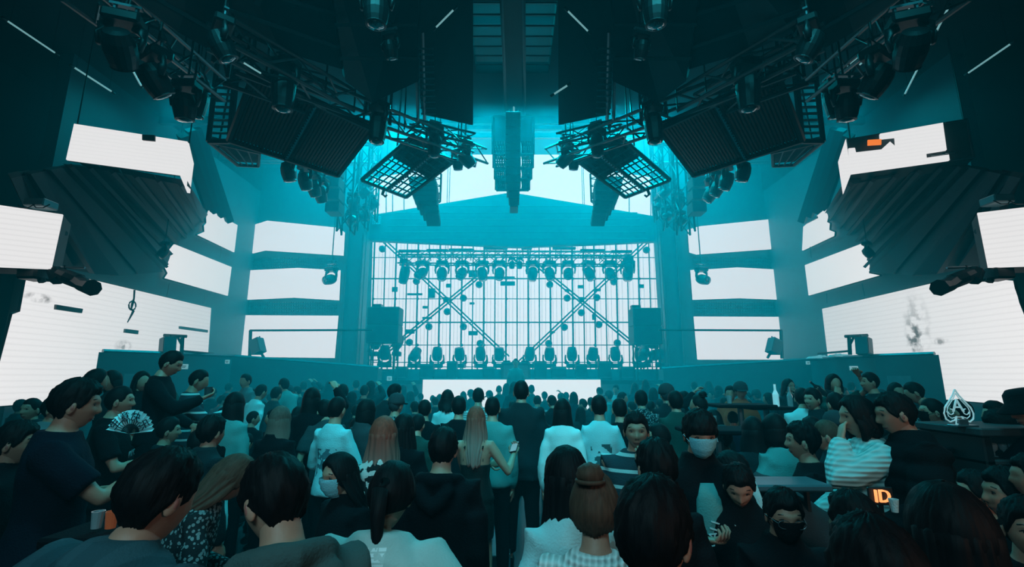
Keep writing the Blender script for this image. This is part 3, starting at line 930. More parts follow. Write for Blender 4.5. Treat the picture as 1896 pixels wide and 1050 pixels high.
# crumpled sheets lying on the right balcony rail
def crumple(c, L, w, h, m, seed):
    rnd = random.Random(seed); v = []; f = []
    nx, ny = 22, 7
    for i in range(nx):
        for j in range(ny):
            u, w_ = i / (nx - 1), j / (ny - 1)
            z = h * math.sin(PI * w_) * (0.6 + .4 * noise.noise(V((u * 9, w_ * 4, seed)))) * math.sin(PI * u) ** .4
            v.append(V((u * L - L / 2, (w_ - .5) * w, max(0, z))))
    for i in range(nx - 1):
        for j in range(ny - 1):
            a = i * ny + j; f.append((a, a + ny, a + ny + 1, a + 1))
    k = len(v); v += [V((p.x, p.y, -.01)) for p in v]
    f += [tuple(x + k for x in reversed(q)) for q in list(f)]
    return v, f
for (x, y, Y, L, lab) in ((1520, 664, 13.6, .75, 'crumpled pale sheet lying on the right balcony rail'), (1555, 661, 12.9, .6, 'second crumpled sheet on the right balcony rail, nearer the sign'), (232, 654, 12.0, .5, 'crumpled sheet on the left balcony rail')):
    c = P(x, y, Y + .2)
    o = MB().add(crumple(c, L, .3, .14, None, int(x))).build('crumpled_sheet', mat('pale_sheet', (.5, .6, .6), .6), loc=c, smooth=True)
    tag(o, lab, 'sheet')

# ------------------------------------------------------------------ overhead rigs, both sides
def grid_panel(label, corners, nsl, s, name='louvre_panel', divide=None, back=True, slat_m=TRUSS, r=.04, open_from=1.0, cross=0):
    c3 = [rigpt(*c, s) for c in corners]
    c = sum(c3, V()) / 4
    t = thing(name, label, 'panel', c)
    A, B, C, D = c3
    for a, b in ((A, B), (B, C), (C, D), (D, A)): bar_obj('frame_bar', a, b, r, BLACK, t, 6)
    n = (B - A).cross(D - A).normalized()
    if n.dot(V((0, 0, CAM_Z)) - c) > 0: n = -n
    if back:
        e = [A.lerp(B, 0) + n * .08, A.lerp(B, open_from) + n * .08, D.lerp(C, open_from) + n * .08, D + n * .08]
        d = plate_data(e, .05)
        MB().add(([p - c for p in d[0]], d[1])).build('backing_sheet', DARK, t)
    for k in range(1, nsl):
        u = k / nsl
        bar_obj('slat', A.lerp(B, u), D.lerp(C, u), r * .45, slat_m, t, 4)
    for k in range(1, cross + 1):
        u = k / (cross + 1)
        bar_obj('slat', A.lerp(D, u), B.lerp(C, u), r * .5, slat_m, t, 4)
    if divide:
        for w in (-.012, .012):
            bar_obj('divider', A.lerp(B, divide + w), D.lerp(C, divide + w), r * .8, STEEL if w > 0 else BLACK, t, 6)
        m = 22
        for k in range(m):
            u = (k + .5) / m
            p = A.lerp(B, divide).lerp(D.lerp(C, divide), u) - n * .04
            bar_obj('bolt', p, p - n * .05, .018, STEEL, t, 5)
    # hanging rods to the ceiling
    for p in (A.lerp(D, .3), B.lerp(C, .3)):
        bar_obj('hanging_rod', p, (p.x, p.y + .2, CEIL if p.y < EDGE_Y else 11.9), .02, BLACK, t, 5)
    return t
for s in (-1, 1):
    w = sidew(s)
    q = lambda x, y, Y: rigpt(x, y, Y, s)
    # A: far end row ; corners A(left) B(right) C(bottom right) D(bottom left)
    grid_panel('large dark louvred panel tilted over the %s of the floor' % w, [(470, 140, 6.3), (690, 240, 7.6), (626, 325, 8.8), (424, 260, 7.4)], 34, s, divide=.47, r=.05)
    grid_panel('smaller open louvred panel hung nearer the stage on the %s' % w, [(765, 250, 9.4), (838, 300, 10.4), (752, 365, 11.2), (670, 333, 10.2)], 9, s, divide=.55, open_from=1.0, cross=7, r=.05, back=False)
    # its closed upper part
    e = [q(765, 250, 9.5), q(838, 300, 10.5), q(800, 335, 10.95), q(728, 292, 9.95)]
    c = sum(e, V()) / 4; d = plate_data(e, .06)
    tag(MB().add(([p - c for p in d[0]], d[1])).build('cover_sheet', DARK, loc=c), 'dark sheet over the upper half of the %s open louvred panel' % w, 'sheet')
    tag(MB().add(tube([local(bpy.data.objects[0], q(706, 351, 10.6)) if False else q(712, 348, 10.6) - c, q(708, 360, 10.6) - c, q(713, 364, 10.6) - c, q(717, 361, 10.6) - c], [.04, .035, .03, .02], 6)).build('hanging_hook', BLACK, loc=c), 'small hook under the stage edge of the %s open panel' % w, 'hook')
    # side frame with rungs
    t = thing('rung_frame', 'tall dark frame with rungs at the outer end of the %s rig' % w, 'frame', q(410, 215, 8.2))
    for (x0, y0_, x1, y1_) in ((402, 120, 386, 262), (436, 130, 424, 262), (402, 150, 436, 152), (386, 262, 424, 262), (440, 130, 426, 262)):
        bar_obj('post', q(x0, y0_, 8.2), q(x1, y1_, 8.2), .05, BLACK, t, 6)
    for k in range(9):
        u = k / 9
        bar_obj('rung', q(lerp(402, 387, u), lerp(150, 258, u), 8.3), q(lerp(433, 425, u), lerp(152, 258, u), 8.3), .03, STEEL if k % 2 == 0 else BLACK, t, 4)
    grid_panel('shallow open frame under the outer end of the %s rig' % w, [(386, 262, 8.3), (480, 283, 9.2), (478, 308, 9.8), (440, 306, 9.4)], 4, s, name='open_frame', back=True, r=.035)
    # trusses
    truss('diagonal box truss carrying the large %s louvred panel, outer length' % w, q(425, 120, 6.0), q(700, 225, 7.9), .40, r=.032)
    truss('diagonal box truss running on toward the stage, %s side' % w, q(700, 222, 7.9), q(890, 292, 11.0), .36, r=.03)
    truss('dark truss high over the %s of the floor, near the photographer' % w, q(150, -30, 4.4), q(395, 165, 7.4), .36, r=.03)
    truss('dark truss crossing high above the %s louvred panel' % w, q(400, 60, 5.2), q(640, 190, 7.2), .34, r=.03)
    truss('short vertical truss holding the %s rig' % w, q(700, 222, 7.9), V((q(700, 222, 7.9).x, 7.9, CEIL)), .34, r=.028)
    truss('vertical truss at the outer end of the %s rig' % w, q(430, 130, 6.1), V((q(430, 130, 6.1).x, 6.1, CEIL)), .34, r=.028)
    truss('cross truss from the %s rig to the spine' % w, q(760, 235, 9.2), q(876, 262, 9.8), .26, r=.024)
    # big closed blocks beside the spine
    t = thing('hanging_baffle', 'tall dark hanging baffle block %s of the central spine' % w, 'panel', q(825, 130, 8.4))
    for (poly, th, nm2) in (([(770, -60, 6.6), (876, -20, 6.9), (876, 232, 9.0), (782, 212, 8.6), (778, 180, 8.3)], .5, 'front_sheet'),):
        d = plate_data([q(*p) for p in poly], th)
        MB().add(([local(t, p) for p in d[0]], d[1])).build(nm2, DARK, t)
    for x in (770, 782):
        bar_obj('edge_bar', q(x, 60, 7.2), q(x + 4, 222, 8.5), .03, STEEL, t, 4)
    for k in range(12):
        p = q(772 + k * .7, 90 + k * 11, 7.3 + k * .1)
        bar_obj('step', p, p + V((s * -.28, 0, 0)), .02, STEEL, t, 4)
    # near-black baffles filling the dark upper rig
    for j, (poly, lab) in enumerate((([(600, -120, 5.0), (772, -120, 5.4), (776, 150, 7.0), (690, 190, 7.2), (640, 150, 6.6)], 'dark baffle sheet high on the %s, next to the tall block' % w),
                                     ([(400, -160, 4.6), (600, -140, 5.0), (640, 130, 6.6), (520, 95, 6.0), (440, 60, 5.4)], 'dark baffle sheet high on the %s, above the louvred panel' % w),
                                     ([(200, -200, 3.8), (400, -170, 4.6), (420, 110, 5.8), (330, 60, 5.2), (250, 0, 4.6)], 'outermost dark baffle sheet high on the %s' % w))):
        e = [q(*p) for p in poly]; c = sum(e, V()) / len(e)
        d = plate_data(e, .2)
        t2 = thing('hanging_baffle', lab, 'panel', c)
        MB().add(([p - c for p in d[0]], d[1])).build('sheet', BLACK, t2)
        for p in (e[0].lerp(e[-1], .6), e[1].lerp(e[2], .6)):
            bar_obj('suspension_cable', p, (p.x, p.y + .15, CEIL), .012, BLACK, t2, 5)
        for k in range(4):
            p0 = e[0].lerp(e[-1], .25 * k + .1); p1 = e[1].lerp(e[2], .25 * k + .1)
            bar_obj('stiffener', p0 - V((0, .12, .02)), p1 - V((0, .12, .02)), .03, TRUSS, t2, 4)
    # pale slat clusters among the dark rig
    for j, (x0, x1, y0_, n_) in enumerate(((180, 300, 8, 4), (255, 285, 84, 3), (320, 350, 138, 3))):
        t2 = thing('lit_slats', ('first' if j == 0 else 'second' if j == 1 else 'third') + ' cluster of pale slats from the %s edge, high in the dark rig' % w, 'slats', q((x0 + x1) / 2, y0_, 7.5))
        p = q((x0 + x1) / 2, y0_, 7.5); bar_obj('hanging_rod', p, (p.x, p.y, CEIL), .015, BLACK, t2, 5)
        for k in range(n_):
            bar_obj('slat', q(x0 + k * 4, y0_ + k * 10, 7.5), q(x1 - k * 3, y0_ + k * 10, 7.5), .05, PANELM, t2, 4)
    # big moving heads under the rigs
    for (x, y, Y, sc, pan, tilt, lng, lab) in (
        (530, 108, 6.2, 1.15, 10, 4, True, 'big long moving head hung before the large %s louvred panel' % w),
        (703, 190, 7.4, 1.05, 40, -3, True, 'long moving head hung at the inner corner of the large %s louvred panel' % w),
        (806, 232, 9.3, 1.0, -30, 5, True, 'long moving head hung above the smaller %s louvred panel' % w),
        (862, 262, 10.2, 1.1, 60, 50, False, 'moving head at the stage tip of the %s truss, tipped sideways' % w),
        (848, 276, 10.6, .9, 20, 10, False, 'round moving head under the stage tip of the %s truss' % w),
        (348, 150, 6.0, 1.0, 0, 12, False, 'moving head hung outside the %s rung frame' % w),
        (375, 150, 6.9, .9, 90, -5, True, 'narrow moving head beside the %s rung frame' % w),
        (292, 92, 5.2, 1.05, 30, 40, False, 'moving head hung high over the %s wing' % w),
        (232, 25, 4.6, 1.1, -20, 55, False, 'moving head near the top corner of the %s rig' % w),
        (700, -35, 4.6, .95, 0, 5, False, 'moving head at the top edge above the %s baffle' % w),
        (724, 60, 6.0, .7, 15, 25, False, 'small moving head under the %s baffle sheet' % w),
        (415, 35, 4.9, .9, 50, 30, False, 'dark moving head over the outer end of the %s truss' % w)):
        moving_head(q(x, y, Y), lab, None, sc * .9, R(pan * s), R(tilt), long=lng, pipe=True)
    # row of small lamps under the big panel's stage edge
    for j, (x, y, Y) in enumerate(((537, 283, 9.2), (567, 303, 10.0), (583, 318, 10.6), (595, 330, 11.0))):
        moving_head(q(x, y, Y), '%s moving head, counted toward the stage, in the row behind the large %s louvred panel' % (ordinal(j), w), 'short row of moving heads behind the %s panel' % w, .95, R(40 * s + j * 10), R(15 + j * 6))
    bl = thing('hanging_bar', 'dark bar that holds the short row of moving heads, %s side' % w, 'bar', q(560, 295, 9.9))
    bar_obj('bar', q(520, 270, 8.8), q(605, 335, 11.3), .035, BLACK, bl, 6)
    for (x, y, Y) in ((530, 277, 9.0), (600, 331, 11.1)):
        p = q(x, y, Y); bar_obj('hanging_rod', p, (p.x, p.y, CEIL), .018, BLACK, bl, 5)
    # towers beside the stage opening with their lamps
    for j, (x, y0_, y1_, Y) in enumerate(((640, 335, 432, 14.6), (668, 345, 425, 15.4), (688, 365, 410, 16.2))):
        a = q(x, y1_, Y); b = V((a.x, a.y, 11.8))
        truss(('outer', 'middle', 'inner')[j] + ' vertical truss tower hanging %s of the stage opening' % w, a, b, (.42, .36, .3)[j], r=.035)
    for j, (x, y, Y) in enumerate(((655, 372, 14.8), (678, 352, 15.2), (676, 398, 15.4), (652, 405, 14.8), (690, 378, 15.8))):
        moving_head(q(x, y - 16, Y), ('lowest outer', 'highest', 'lowest inner', 'bottom', 'stage-side')[j] + ' lamp among the truss towers %s of the stage' % w, 'lamps among the %s truss towers' % w, .95, R(70 * j), R(30 + 25 * j))
    t = thing('hanging_speaker_column', 'tall dark speaker column hung outside the %s truss towers' % w, 'loudspeaker', q(620, 350, 13.8))
    for k in range(4):
        a = q(620, 318 + k * 23, 13.8); MB().add(bevbox(local(t, a), (.42, .5, .33), .02)).build('cabinet', DARK, t)
    bar_obj('hanging_rod', q(620, 312, 13.8), (q(620, 312, 13.8).x, 13.8, 11.9), .02, BLACK, t, 5)
    # horizontal frame lines in the upper stage house
    for j, (x0, x1, y, Y) in enumerate(((400, 640, 296, 15.8), (560, 700, 262, 15.0), (640, 720, 300, 16.4))):
        bt = thing('roof_beam', ('long', 'middle', 'short')[j] + ' pale roof beam above the %s stage wall' % w, 'beam', q((x0 + x1) / 2, y, Y))
        bar_obj('beam', q(x0, y, Y), q(x1, y + 3, Y), .06, STEEL, bt, 4)
        bar_obj('flange', q(x0, y + 5, Y), q(x1, y + 8, Y), .03, STEEL, bt, 4)
        for xx in (x0 + 4, x1 - 4):
            p = q(xx, y, Y); bar_obj('hanging_rod', p, (p.x, p.y, 11.9), .02, BLACK, bt, 5)
    # line arrays, stacks of tilted cabinets
    t = thing('line_array', 'line array of stacked tilted cabinets hung over the %s of the stage' % w, 'loudspeaker', q(790, 355, 13.4))
    for k in range(8):
        y = 338 + k * 9.5
        c = q(784 + k * 1.6 + max(0, k - 4) * 2.2, y, 13.6)
        rot = Matrix.Rotation(R(-4 - k * 4), 3, 'X')
        ww = .78 - .075 * max(0, k - 2)
        mb = MB().add(([local(t, c) + rot @ p for p in bevbox((0, 0, 0), (ww, .5, .155), .015)[0]], bevbox((0, 0, 0), (ww, .5, .155), .015)[1]))
        mb.build('cabinet', DARK, t)
    for k in (-1, 1):
        a = q(784, 330, 13.6) + V((k * .25, 0, 0)); bar_obj('chain', a, (a.x, a.y, 11.9), .02, BLACK, t, 5)
    # lattice frame by the line array
    t = thing('lattice_frame', 'small dark lattice frame behind the %s line array' % w, 'frame', q(808, 345, 13.9))
    for (x0, y0_, x1, y1_) in ((800, 318, 800, 376), (817, 322, 815, 374), (800, 376, 815, 374), (800, 320, 817, 322)):
        bar_obj('post', q(x0, y0_, 13.9), q(x1, y1_, 13.9), .03, BLACK, t, 4)
    for k in range(7): bar_obj('lattice_bar', q(800, 326 + k * 7, 13.9), q(816, 330 + k * 7 - (k % 2) * 6, 13.9), .016, BLACK, t, 4)
    a = q(808, 320, 13.9); bar_obj('hanging_rod', a, (a.x, a.y, 11.9), .018, BLACK, t, 5)
    # projectors hung below the edge boxes
    t = thing('hanging_projector', 'dark projector on a bent arm below the %s edge LED box' % w, 'projector', q(130, 510, 7.0))
    MB().add(tube([local(t, q(112, 507, 7.0)), local(t, q(128, 514, 7.0)), local(t, q(146, 521, 7.0))], [(.10, .09), (.13, .11), (.12, .11)], 10)).build('body', BLACK, t)
    MB().add(tube([local(t, q(146, 521, 7.0)), local(t, q(158, 530, 6.9)), local(t, q(171, 533, 6.8))], [(.12, .10), (.11, .10), (.12, .12)], 8)).build('hood', BLACK, t)
    MB().add(tube([local(t, q(166, 524, 6.8)), local(t, q(160, 538, 6.8))], [.06, .06], 8)).build('lens', GLASSY, t)
    MB().add(tube([local(t, q(102, 500, 7.0)), local(t, q(112, 518, 7.0))], [.10, .12], 8)).build('rear_housing', BLACK, t)
    bar_obj('arm', q(100, 494, 7.0), q(157, 496, 7.0), .018, STEEL, t, 5)
    bar_obj('hanging_rod', q(121, 492, 7.0), q(121, 512, 7.0), .02, BLACK, t, 5)
    t = thing('wall_bracket', 'dark bracket projecting below the %s edge LED box' % w, 'bracket', q(65, 508, 7.0))
    MB().add(bevbox((0, 0, 0), (.3, .3, .18), .03)).build('housing', BLACK, t)
    bar_obj('arm', q(72, 500, 7.0), q(78, 522, 7.0), .05, BLACK, t, 6)
    # small lamp on the step edge
    moving_head(q(306, 447, 11.6), 'small lamp fixed at the step edge of the %s soffit' % w, None, .7, R(40 * s), R(-30), pipe=True)

# central spine
sp = thing('ceiling_spine', 'long dark beam box hanging down the middle of the hall', 'beam', P(949, 215, 11.6))
for (x0, x1, ya, Ya, yb, Yb2, m) in ((928, 968, -60, 6.0, 212, 11.9, DARK),):
    e = [P(x0, ya, Ya), P(x1, ya, Ya), P(x1 - 2, yb, Yb2), P(x0 + 4, yb, Yb2)]
    d = plate_data(e, .3)
    MB().add(([local(sp, p) for p in d[0]], d[1])).build('underside', m, sp)
for x in (926, 969):
    bar_obj('edge_rail', P(x, -60, 6.0), P(955 + (x - 948) * .8, 212, 11.9), .03, TRUSS, sp, 4)
# hanging frame stack in the middle
st = thing('central_frame_stack', 'stack of dark box frames narrowing down in the centre above the stage', 'frame', P(951, 300, 11.8))
for (x0, x1, ya, yb, Y) in ((913, 987, 216, 286, 11.7), (914.5, 986, 287, 311, 11.9), (917, 983, 312, 332, 12.1), (919, 979, 333, 352, 12.3)):
    a, b = P(x0, ya, Y), P(x1, yb, Y)
    cx_ = (x0 + x1) / 2
    for (u, v_) in (((x0, ya), (x1, ya)), ((x0, yb), (x1, yb)), ((x0, ya), (x0, yb)), ((x1, ya), (x1, yb))):
        bar_obj('frame_bar', P(*u, Y), P(*v_, Y), .04, BLACK, st, 4)
    if ya < 230:
        d = plate_data([P(x0, ya, Y + .05), P(x1, ya, Y + .05), P(x1, 262, Y + .05), P(x0, 262, Y + .05)], .06)
        MB().add(([local(st, p) for p in d[0]], d[1])).build('upper_sheet', PANELM, st)
        ya = 262
    n_ = 5
    for s in (-1, 1):
        xa_, xb_ = (x0, 936) if s < 0 else (966, x1)
        for k in range(n_):
            u = xa_ + (xb_ - xa_) * k / n_; w = xa_ + (xb_ - xa_) * (k + 1) / n_
            bar_obj('lattice_bar', P(u, ya, Y), P(w, yb, Y), .022, BLACK, st, 4)
            bar_obj('lattice_bar', P(w, ya, Y), P(u, yb, Y), .018, BLACK, st, 4)
        bar_obj('lattice_bar', P(xa_, (ya + yb) / 2, Y), P(xb_, (ya + yb) / 2, Y), .02, BLACK, st, 4)
co = thing('central_speaker_column', 'narrow tall column of dark cabinets hanging in the centre down over the header', 'loudspeaker', P(950, 300, 11.4))
for k in range(12):
    y = 222 + k * 14.6
    hw = 15 if k < 9 else 15 - (k - 8) * 2.3
    c = P(950 + (k > 9) * 1.5, y, 11.4 + k * .02)
    MB().add(bevbox(local(co, c), (hw * 2 / 890 * 11.6, .5, .185), .012)).build('cabinet', DARK, co)
for k in (-1, 1):
    a = P(950 + k * 8, 216, 11.5); bar_obj('chain', a, (a.x, a.y, CEIL - .1), .02, BLACK, co, 5)

# thin light tubes on the ceiling
for i, (x0, y0_, x1, y1_, lab) in enumerate([(8, 35, 105, 100, 'thin white tube light at the far top left of the ceiling'), (133, 122, 209, 171, 'thin tube light high on the left, in line with the top corner tube'), (234, 109, 262, 160, 'steep short tube light beside the dark left rig'),
    (446, 113, 485, 137, 'short tube light half hidden in the left rig'), (843, 15, 805, 53, 'slanted tube light on the left baffle block'), (1048, 17, 1091, 60, 'slanted tube light on the right baffle block'),
    (946, 5, 947, 86, 'upper tube light along the central spine'), (948, 95, 950, 152, 'middle tube light along the central spine'), (950.5, 156, 951.5, 210, 'lower tube light along the central spine'), (1054, 156, 1023, 176, 'short tube light crossing the foot of the right baffle block'),
    (1702, 0, 1635, 62, 'tube light rising to the top edge on the right'), (1632, 77, 1590, 122, 'tube light below the dark right rig, outer of two'), (1612, 85, 1567, 126, 'tube light below the dark right rig, inner of two'),
    (1757, 12, 1675, 175, 'longest steep tube light on the right ceiling'), (1876, 78, 1790, 137, 'tube light at the far top right of the ceiling')]):
    near = 440 < x0 < 500
    if 790 < x0 < 860 or 1040 < x0 < 1100:
        k0 = (y0_ + 20) / 252; k1 = (y1_ + 20) / 252
        a, b = P(x0, y0_, 6.8 + 2.1 * k0 - .35), P(x1, y1_, 6.8 + 2.1 * k1 - .35)
    elif 940 < x0 < 960: a, b = P(x0, y0_, lerp(6, 11.9, (y0_ + 60) / 272) - .2), P(x1, y1_, lerp(6, 11.9, (y1_ + 60) / 272) - .2)
    elif near: a, b = P(x0, y0_, 5.4), P(x1, y1_, 5.9)
    else:
        a, b = PZ(x0, y0_, CEIL - 1.0), PZ(x1, y1_, CEIL - 1.0)
        if abs(a.x) > HX - .2: a = a * 1.0; a = PXp(x0, y0_, math.copysign(HX - .05, a.x))
        if abs(b.x) > HX - .2: b = PXp(x1, y1_, math.copysign(HX - .05, b.x))
    t = thing('tube_light', lab, 'light', (a + b) / 2)
    d_ = (b - a).normalized()
    bar_obj('tube', a, b, .0021 * ((a + b) / 2).y, TUBEM, t, 8)
    if abs(a.z - (CEIL - 1.0)) < .01:
        for u in (.1, .9): p = a.lerp(b, u); bar_obj('hanging_wire', p, (p.x, p.y, CEIL), .004, BLACK, t, 4)
    for p in (a, b): bar_obj('end_cap', p - d_ * .04, p + d_ * .04, .0033 * ((a + b) / 2).y, BLACK, t, 8)

# ================================================================== PEOPLE
_jobs = {}
def remesh(vf, voxel, smooth=2, name='skin'):
    me = new_mesh('tmp', vf[0], vf[1])
    ob = bpy.data.objects.new('tmp', me); COL.objects.link(ob)
    md = ob.modifiers.new('r', 'REMESH'); md.mode = 'VOXEL'; md.voxel_size = voxel; md.adaptivity = 0
    if smooth:
        sm = ob.modifiers.new('s', 'SMOOTH'); sm.factor = .5; sm.iterations = smooth
    dg = bpy.context.evaluated_depsgraph_get()
    out = bpy.data.meshes.new_from_object(ob.evaluated_get(dg))
    bpy.data.objects.remove(ob); bpy.data.meshes.remove(me)
    out.name = name
    return out
def mesh_vf(me):
    return [v.co.copy() for v in me.vertices], [tuple(p.vertices) for p in me.polygons]
def wrinkle(me, amp, freq, seed=0, zs=1.0):
    nr = [v.normal.copy() for v in me.vertices]
    for v, n in zip(me.vertices, nr):
        p = v.co
        a = noise.noise(V((p.x * freq + seed, p.y * freq, p.z * freq * zs))) + .5 * noise.noise(V((p.x * freq * 2.3, p.y * freq * 2.3 + seed, (p.z + p.x * .6) * freq * 2.6 * zs)))
        v.co = p + n * (a * amp)
    me.update()

def ss(a, b, x):
    t = max(0, min(1, (x - a) / (b - a))); return t * t * (3 - 2 * t)
def head_point(dx, dy, dz, female=False):
    """skull surface along a unit direction; y is forward"""
    x, y, z = dx * .072, dy * .090, dz * .114
    low = ss(.01, -.10, z)
    x *= 1 - (.36 if female else .28) * low
    if dy < 0: y *= 1 - .42 * low           # nape tucks in
    else: y *= 1 - .06 * low
    if dy > 0:
        f = ss(.25, .85, dy)
        y += .006 * f * math.exp(-((z - .034) / .016) ** 2)                                   # brow
        y -= .010 * f * math.exp(-((abs(x) - .030) / .015) ** 2 - ((z - .012) / .012) ** 2)   # sockets
        nz = ss(.025, -.022, z) * (1 - ss(-.024, -.036, z))
        y += .019 * f * math.exp(-(x / (.010 + .006 * ss(0, -.03, z))) ** 2) * nz             # nose
        y += .007 * f * math.exp(-(x / .022) ** 2) * (math.exp(-((z + .052) / .006) ** 2) + math.exp(-((z + .066) / .007) ** 2))
        y += .008 * f * math.exp(-(x / .020) ** 2 - ((z + .094) / .014) ** 2)                 # chin
        y += .004 * f * math.exp(-((abs(x) - .040) / .014) ** 2 - ((z + .018) / .016) ** 2)   # cheeks
    return V((x, y, z))
def head_data(nu, nv, female=False, wide=1.0):
    v = []; f = []; mats = []
    for j in range(nv + 1):
        ph = PI * j / nv
        for i in range(nu):
            # pack more columns toward the face
            t = 2 * PI * i / nu
            a = t - .45 * math.sin(t)
            dx, dy, dz = math.sin(ph) * math.sin(a), math.sin(ph) * math.cos(a), math.cos(ph)
            p = head_point(dx, dy, dz, female); p.x *= wide
            v.append(p)
    for j in range(nv):
        for i in range(nu):
            a, b = j * nu + i, j * nu + (i + 1) % nu
            f.append((a, a + nu, b + nu, b))
            c = (v[a] + v[a + nu] + v[b + nu] + v[b]) / 4
            m = 0
            if c.y > .05 and abs(c.x) < .024 and abs(c.z + .0595) < .0105: m = 1     # lips
            mats.append(m)
    return v, f, mats

def hand_data(wrist, fwd, palm_n, side, curl=.5, s=1.0, pinch=False):
    """palm and five separate bent fingers; fwd = forearm direction, palm_n = palm normal, side = +1 thumb along fwd x palm_n"""
    fwd = fwd.normalized(); n = (palm_n - fwd * palm_n.dot(fwd)).normalized(); x = fwd.cross(n) * side
    d = MB()
    pc = wrist + fwd * .045 * s
    d.add(tube([wrist - fwd * .02, wrist + fwd * .01 * s, pc, wrist + fwd * .085 * s, wrist + fwd * .095 * s], [(.024, .019), (.028 * s, .017), (.040 * s, .015), (.040 * s, .013), (.034 * s, .010)], 10, ref=x))
    for k, (off, L) in enumerate(((.028, .070), (.009, .079), (-.010, .073), (-.028, .057))):
        p = wrist + fwd * .085 * s + x * off * s
        pts = [p]; ang = curl * .35
        for q in range(3):
            ang += curl * (.75 if q else .35)
            p = p + (fwd * math.cos(ang) + n * math.sin(ang)) * L * s * (.45, .32, .23)[q]
            pts.append(p)
        d.add(capsule(pts, [.0088 * s, .0083 * s, .0076 * s, .0064 * s], 7))
    tb = wrist + fwd * .025 * s + x * .026 * s
    p1 = tb + (x * .75 + fwd * .6 + n * .25).normalized() * .038 * s
    p2 = p1 + (x * (.25 - curl * .3) + fwd * .8 + n * (.25 + curl * .5)).normalized() * .030 * s
    p3 = p2 + (x * (-.1 - curl * .3) + fwd * .8 + n * (.2 + curl * .5)).normalized() * .022 * s
    d.add(capsule([tb, p1, p2, p3], [.014 * s, .011 * s, .010 * s, .0075 * s], 7))
    return d.v, d.f

ARMS = {   # wrist targets for the left / right arm of an unleaned figure (x outward), elbow hint, palm normal, curl
    'down': ((.205, .03, .83), (.3, -.6, -.2), (-1, .2, 0), .45),
    'front': ((.09, .30, 1.16), (.6, -.2, -.9), (-.3, .2, 1), .9),
    'phone': ((.04, .36, 1.26), (.7, -.1, -.8), (-.2, -.6, 1), .8),
    'low_front': ((.14, .26, 1.00), (.5, -.4, -.6), (-1, 0, .4), .5),
    'fold': ((-.10, .21, 1.16), (.8, .1, -.6), (0, -1, 0), .7),
    'up': ((.20, .06, 1.92), (.9, .3, -.1), (-.3, 1, 0), .9),
    'high': ((.16, .28, 1.70), (.8, -.1, -.5), (-.6, .6, 0), .7),
    'face': ((.05, .16, 1.46), (.5, .2, -.9), (-.2, -1, .2), .6),
    'chin': ((.07, .20, 1.42), (.6, .1, -.9), (0, -1, 0), 1.0),
    'hip': ((.22, -.04, 1.03), (1, -.7, .1), (-1, 0, 0), .5),
    'reach': ((.10, .50, 1.28), (.5, -.2, -.8), (-1, 0, 0), .6),
    'out': ((.62, .22, 1.50), (.2, -.3, -.9), (0, 0, -1), .8),
    'lap': ((.14, .34, .66), (.6, -.2, -.4), (0, -.3, -1), .4),
}
def ik(S, T, a, b, hint):
    d = T - S; D = min(d.length, (a + b) * .985); D = max(D, abs(a - b) + .03); d.normalize(); T = S + d * D
    ca = (a * a + D * D - b * b) / (2 * a * D); ca = max(-1, min(1, ca))
    h = hint - d * hint.dot(d); h = h.normalized() if h.length > 1e-4 else V((0, 0, -1))
    return S + d * a * ca + h * a * math.sqrt(1 - ca * ca), T

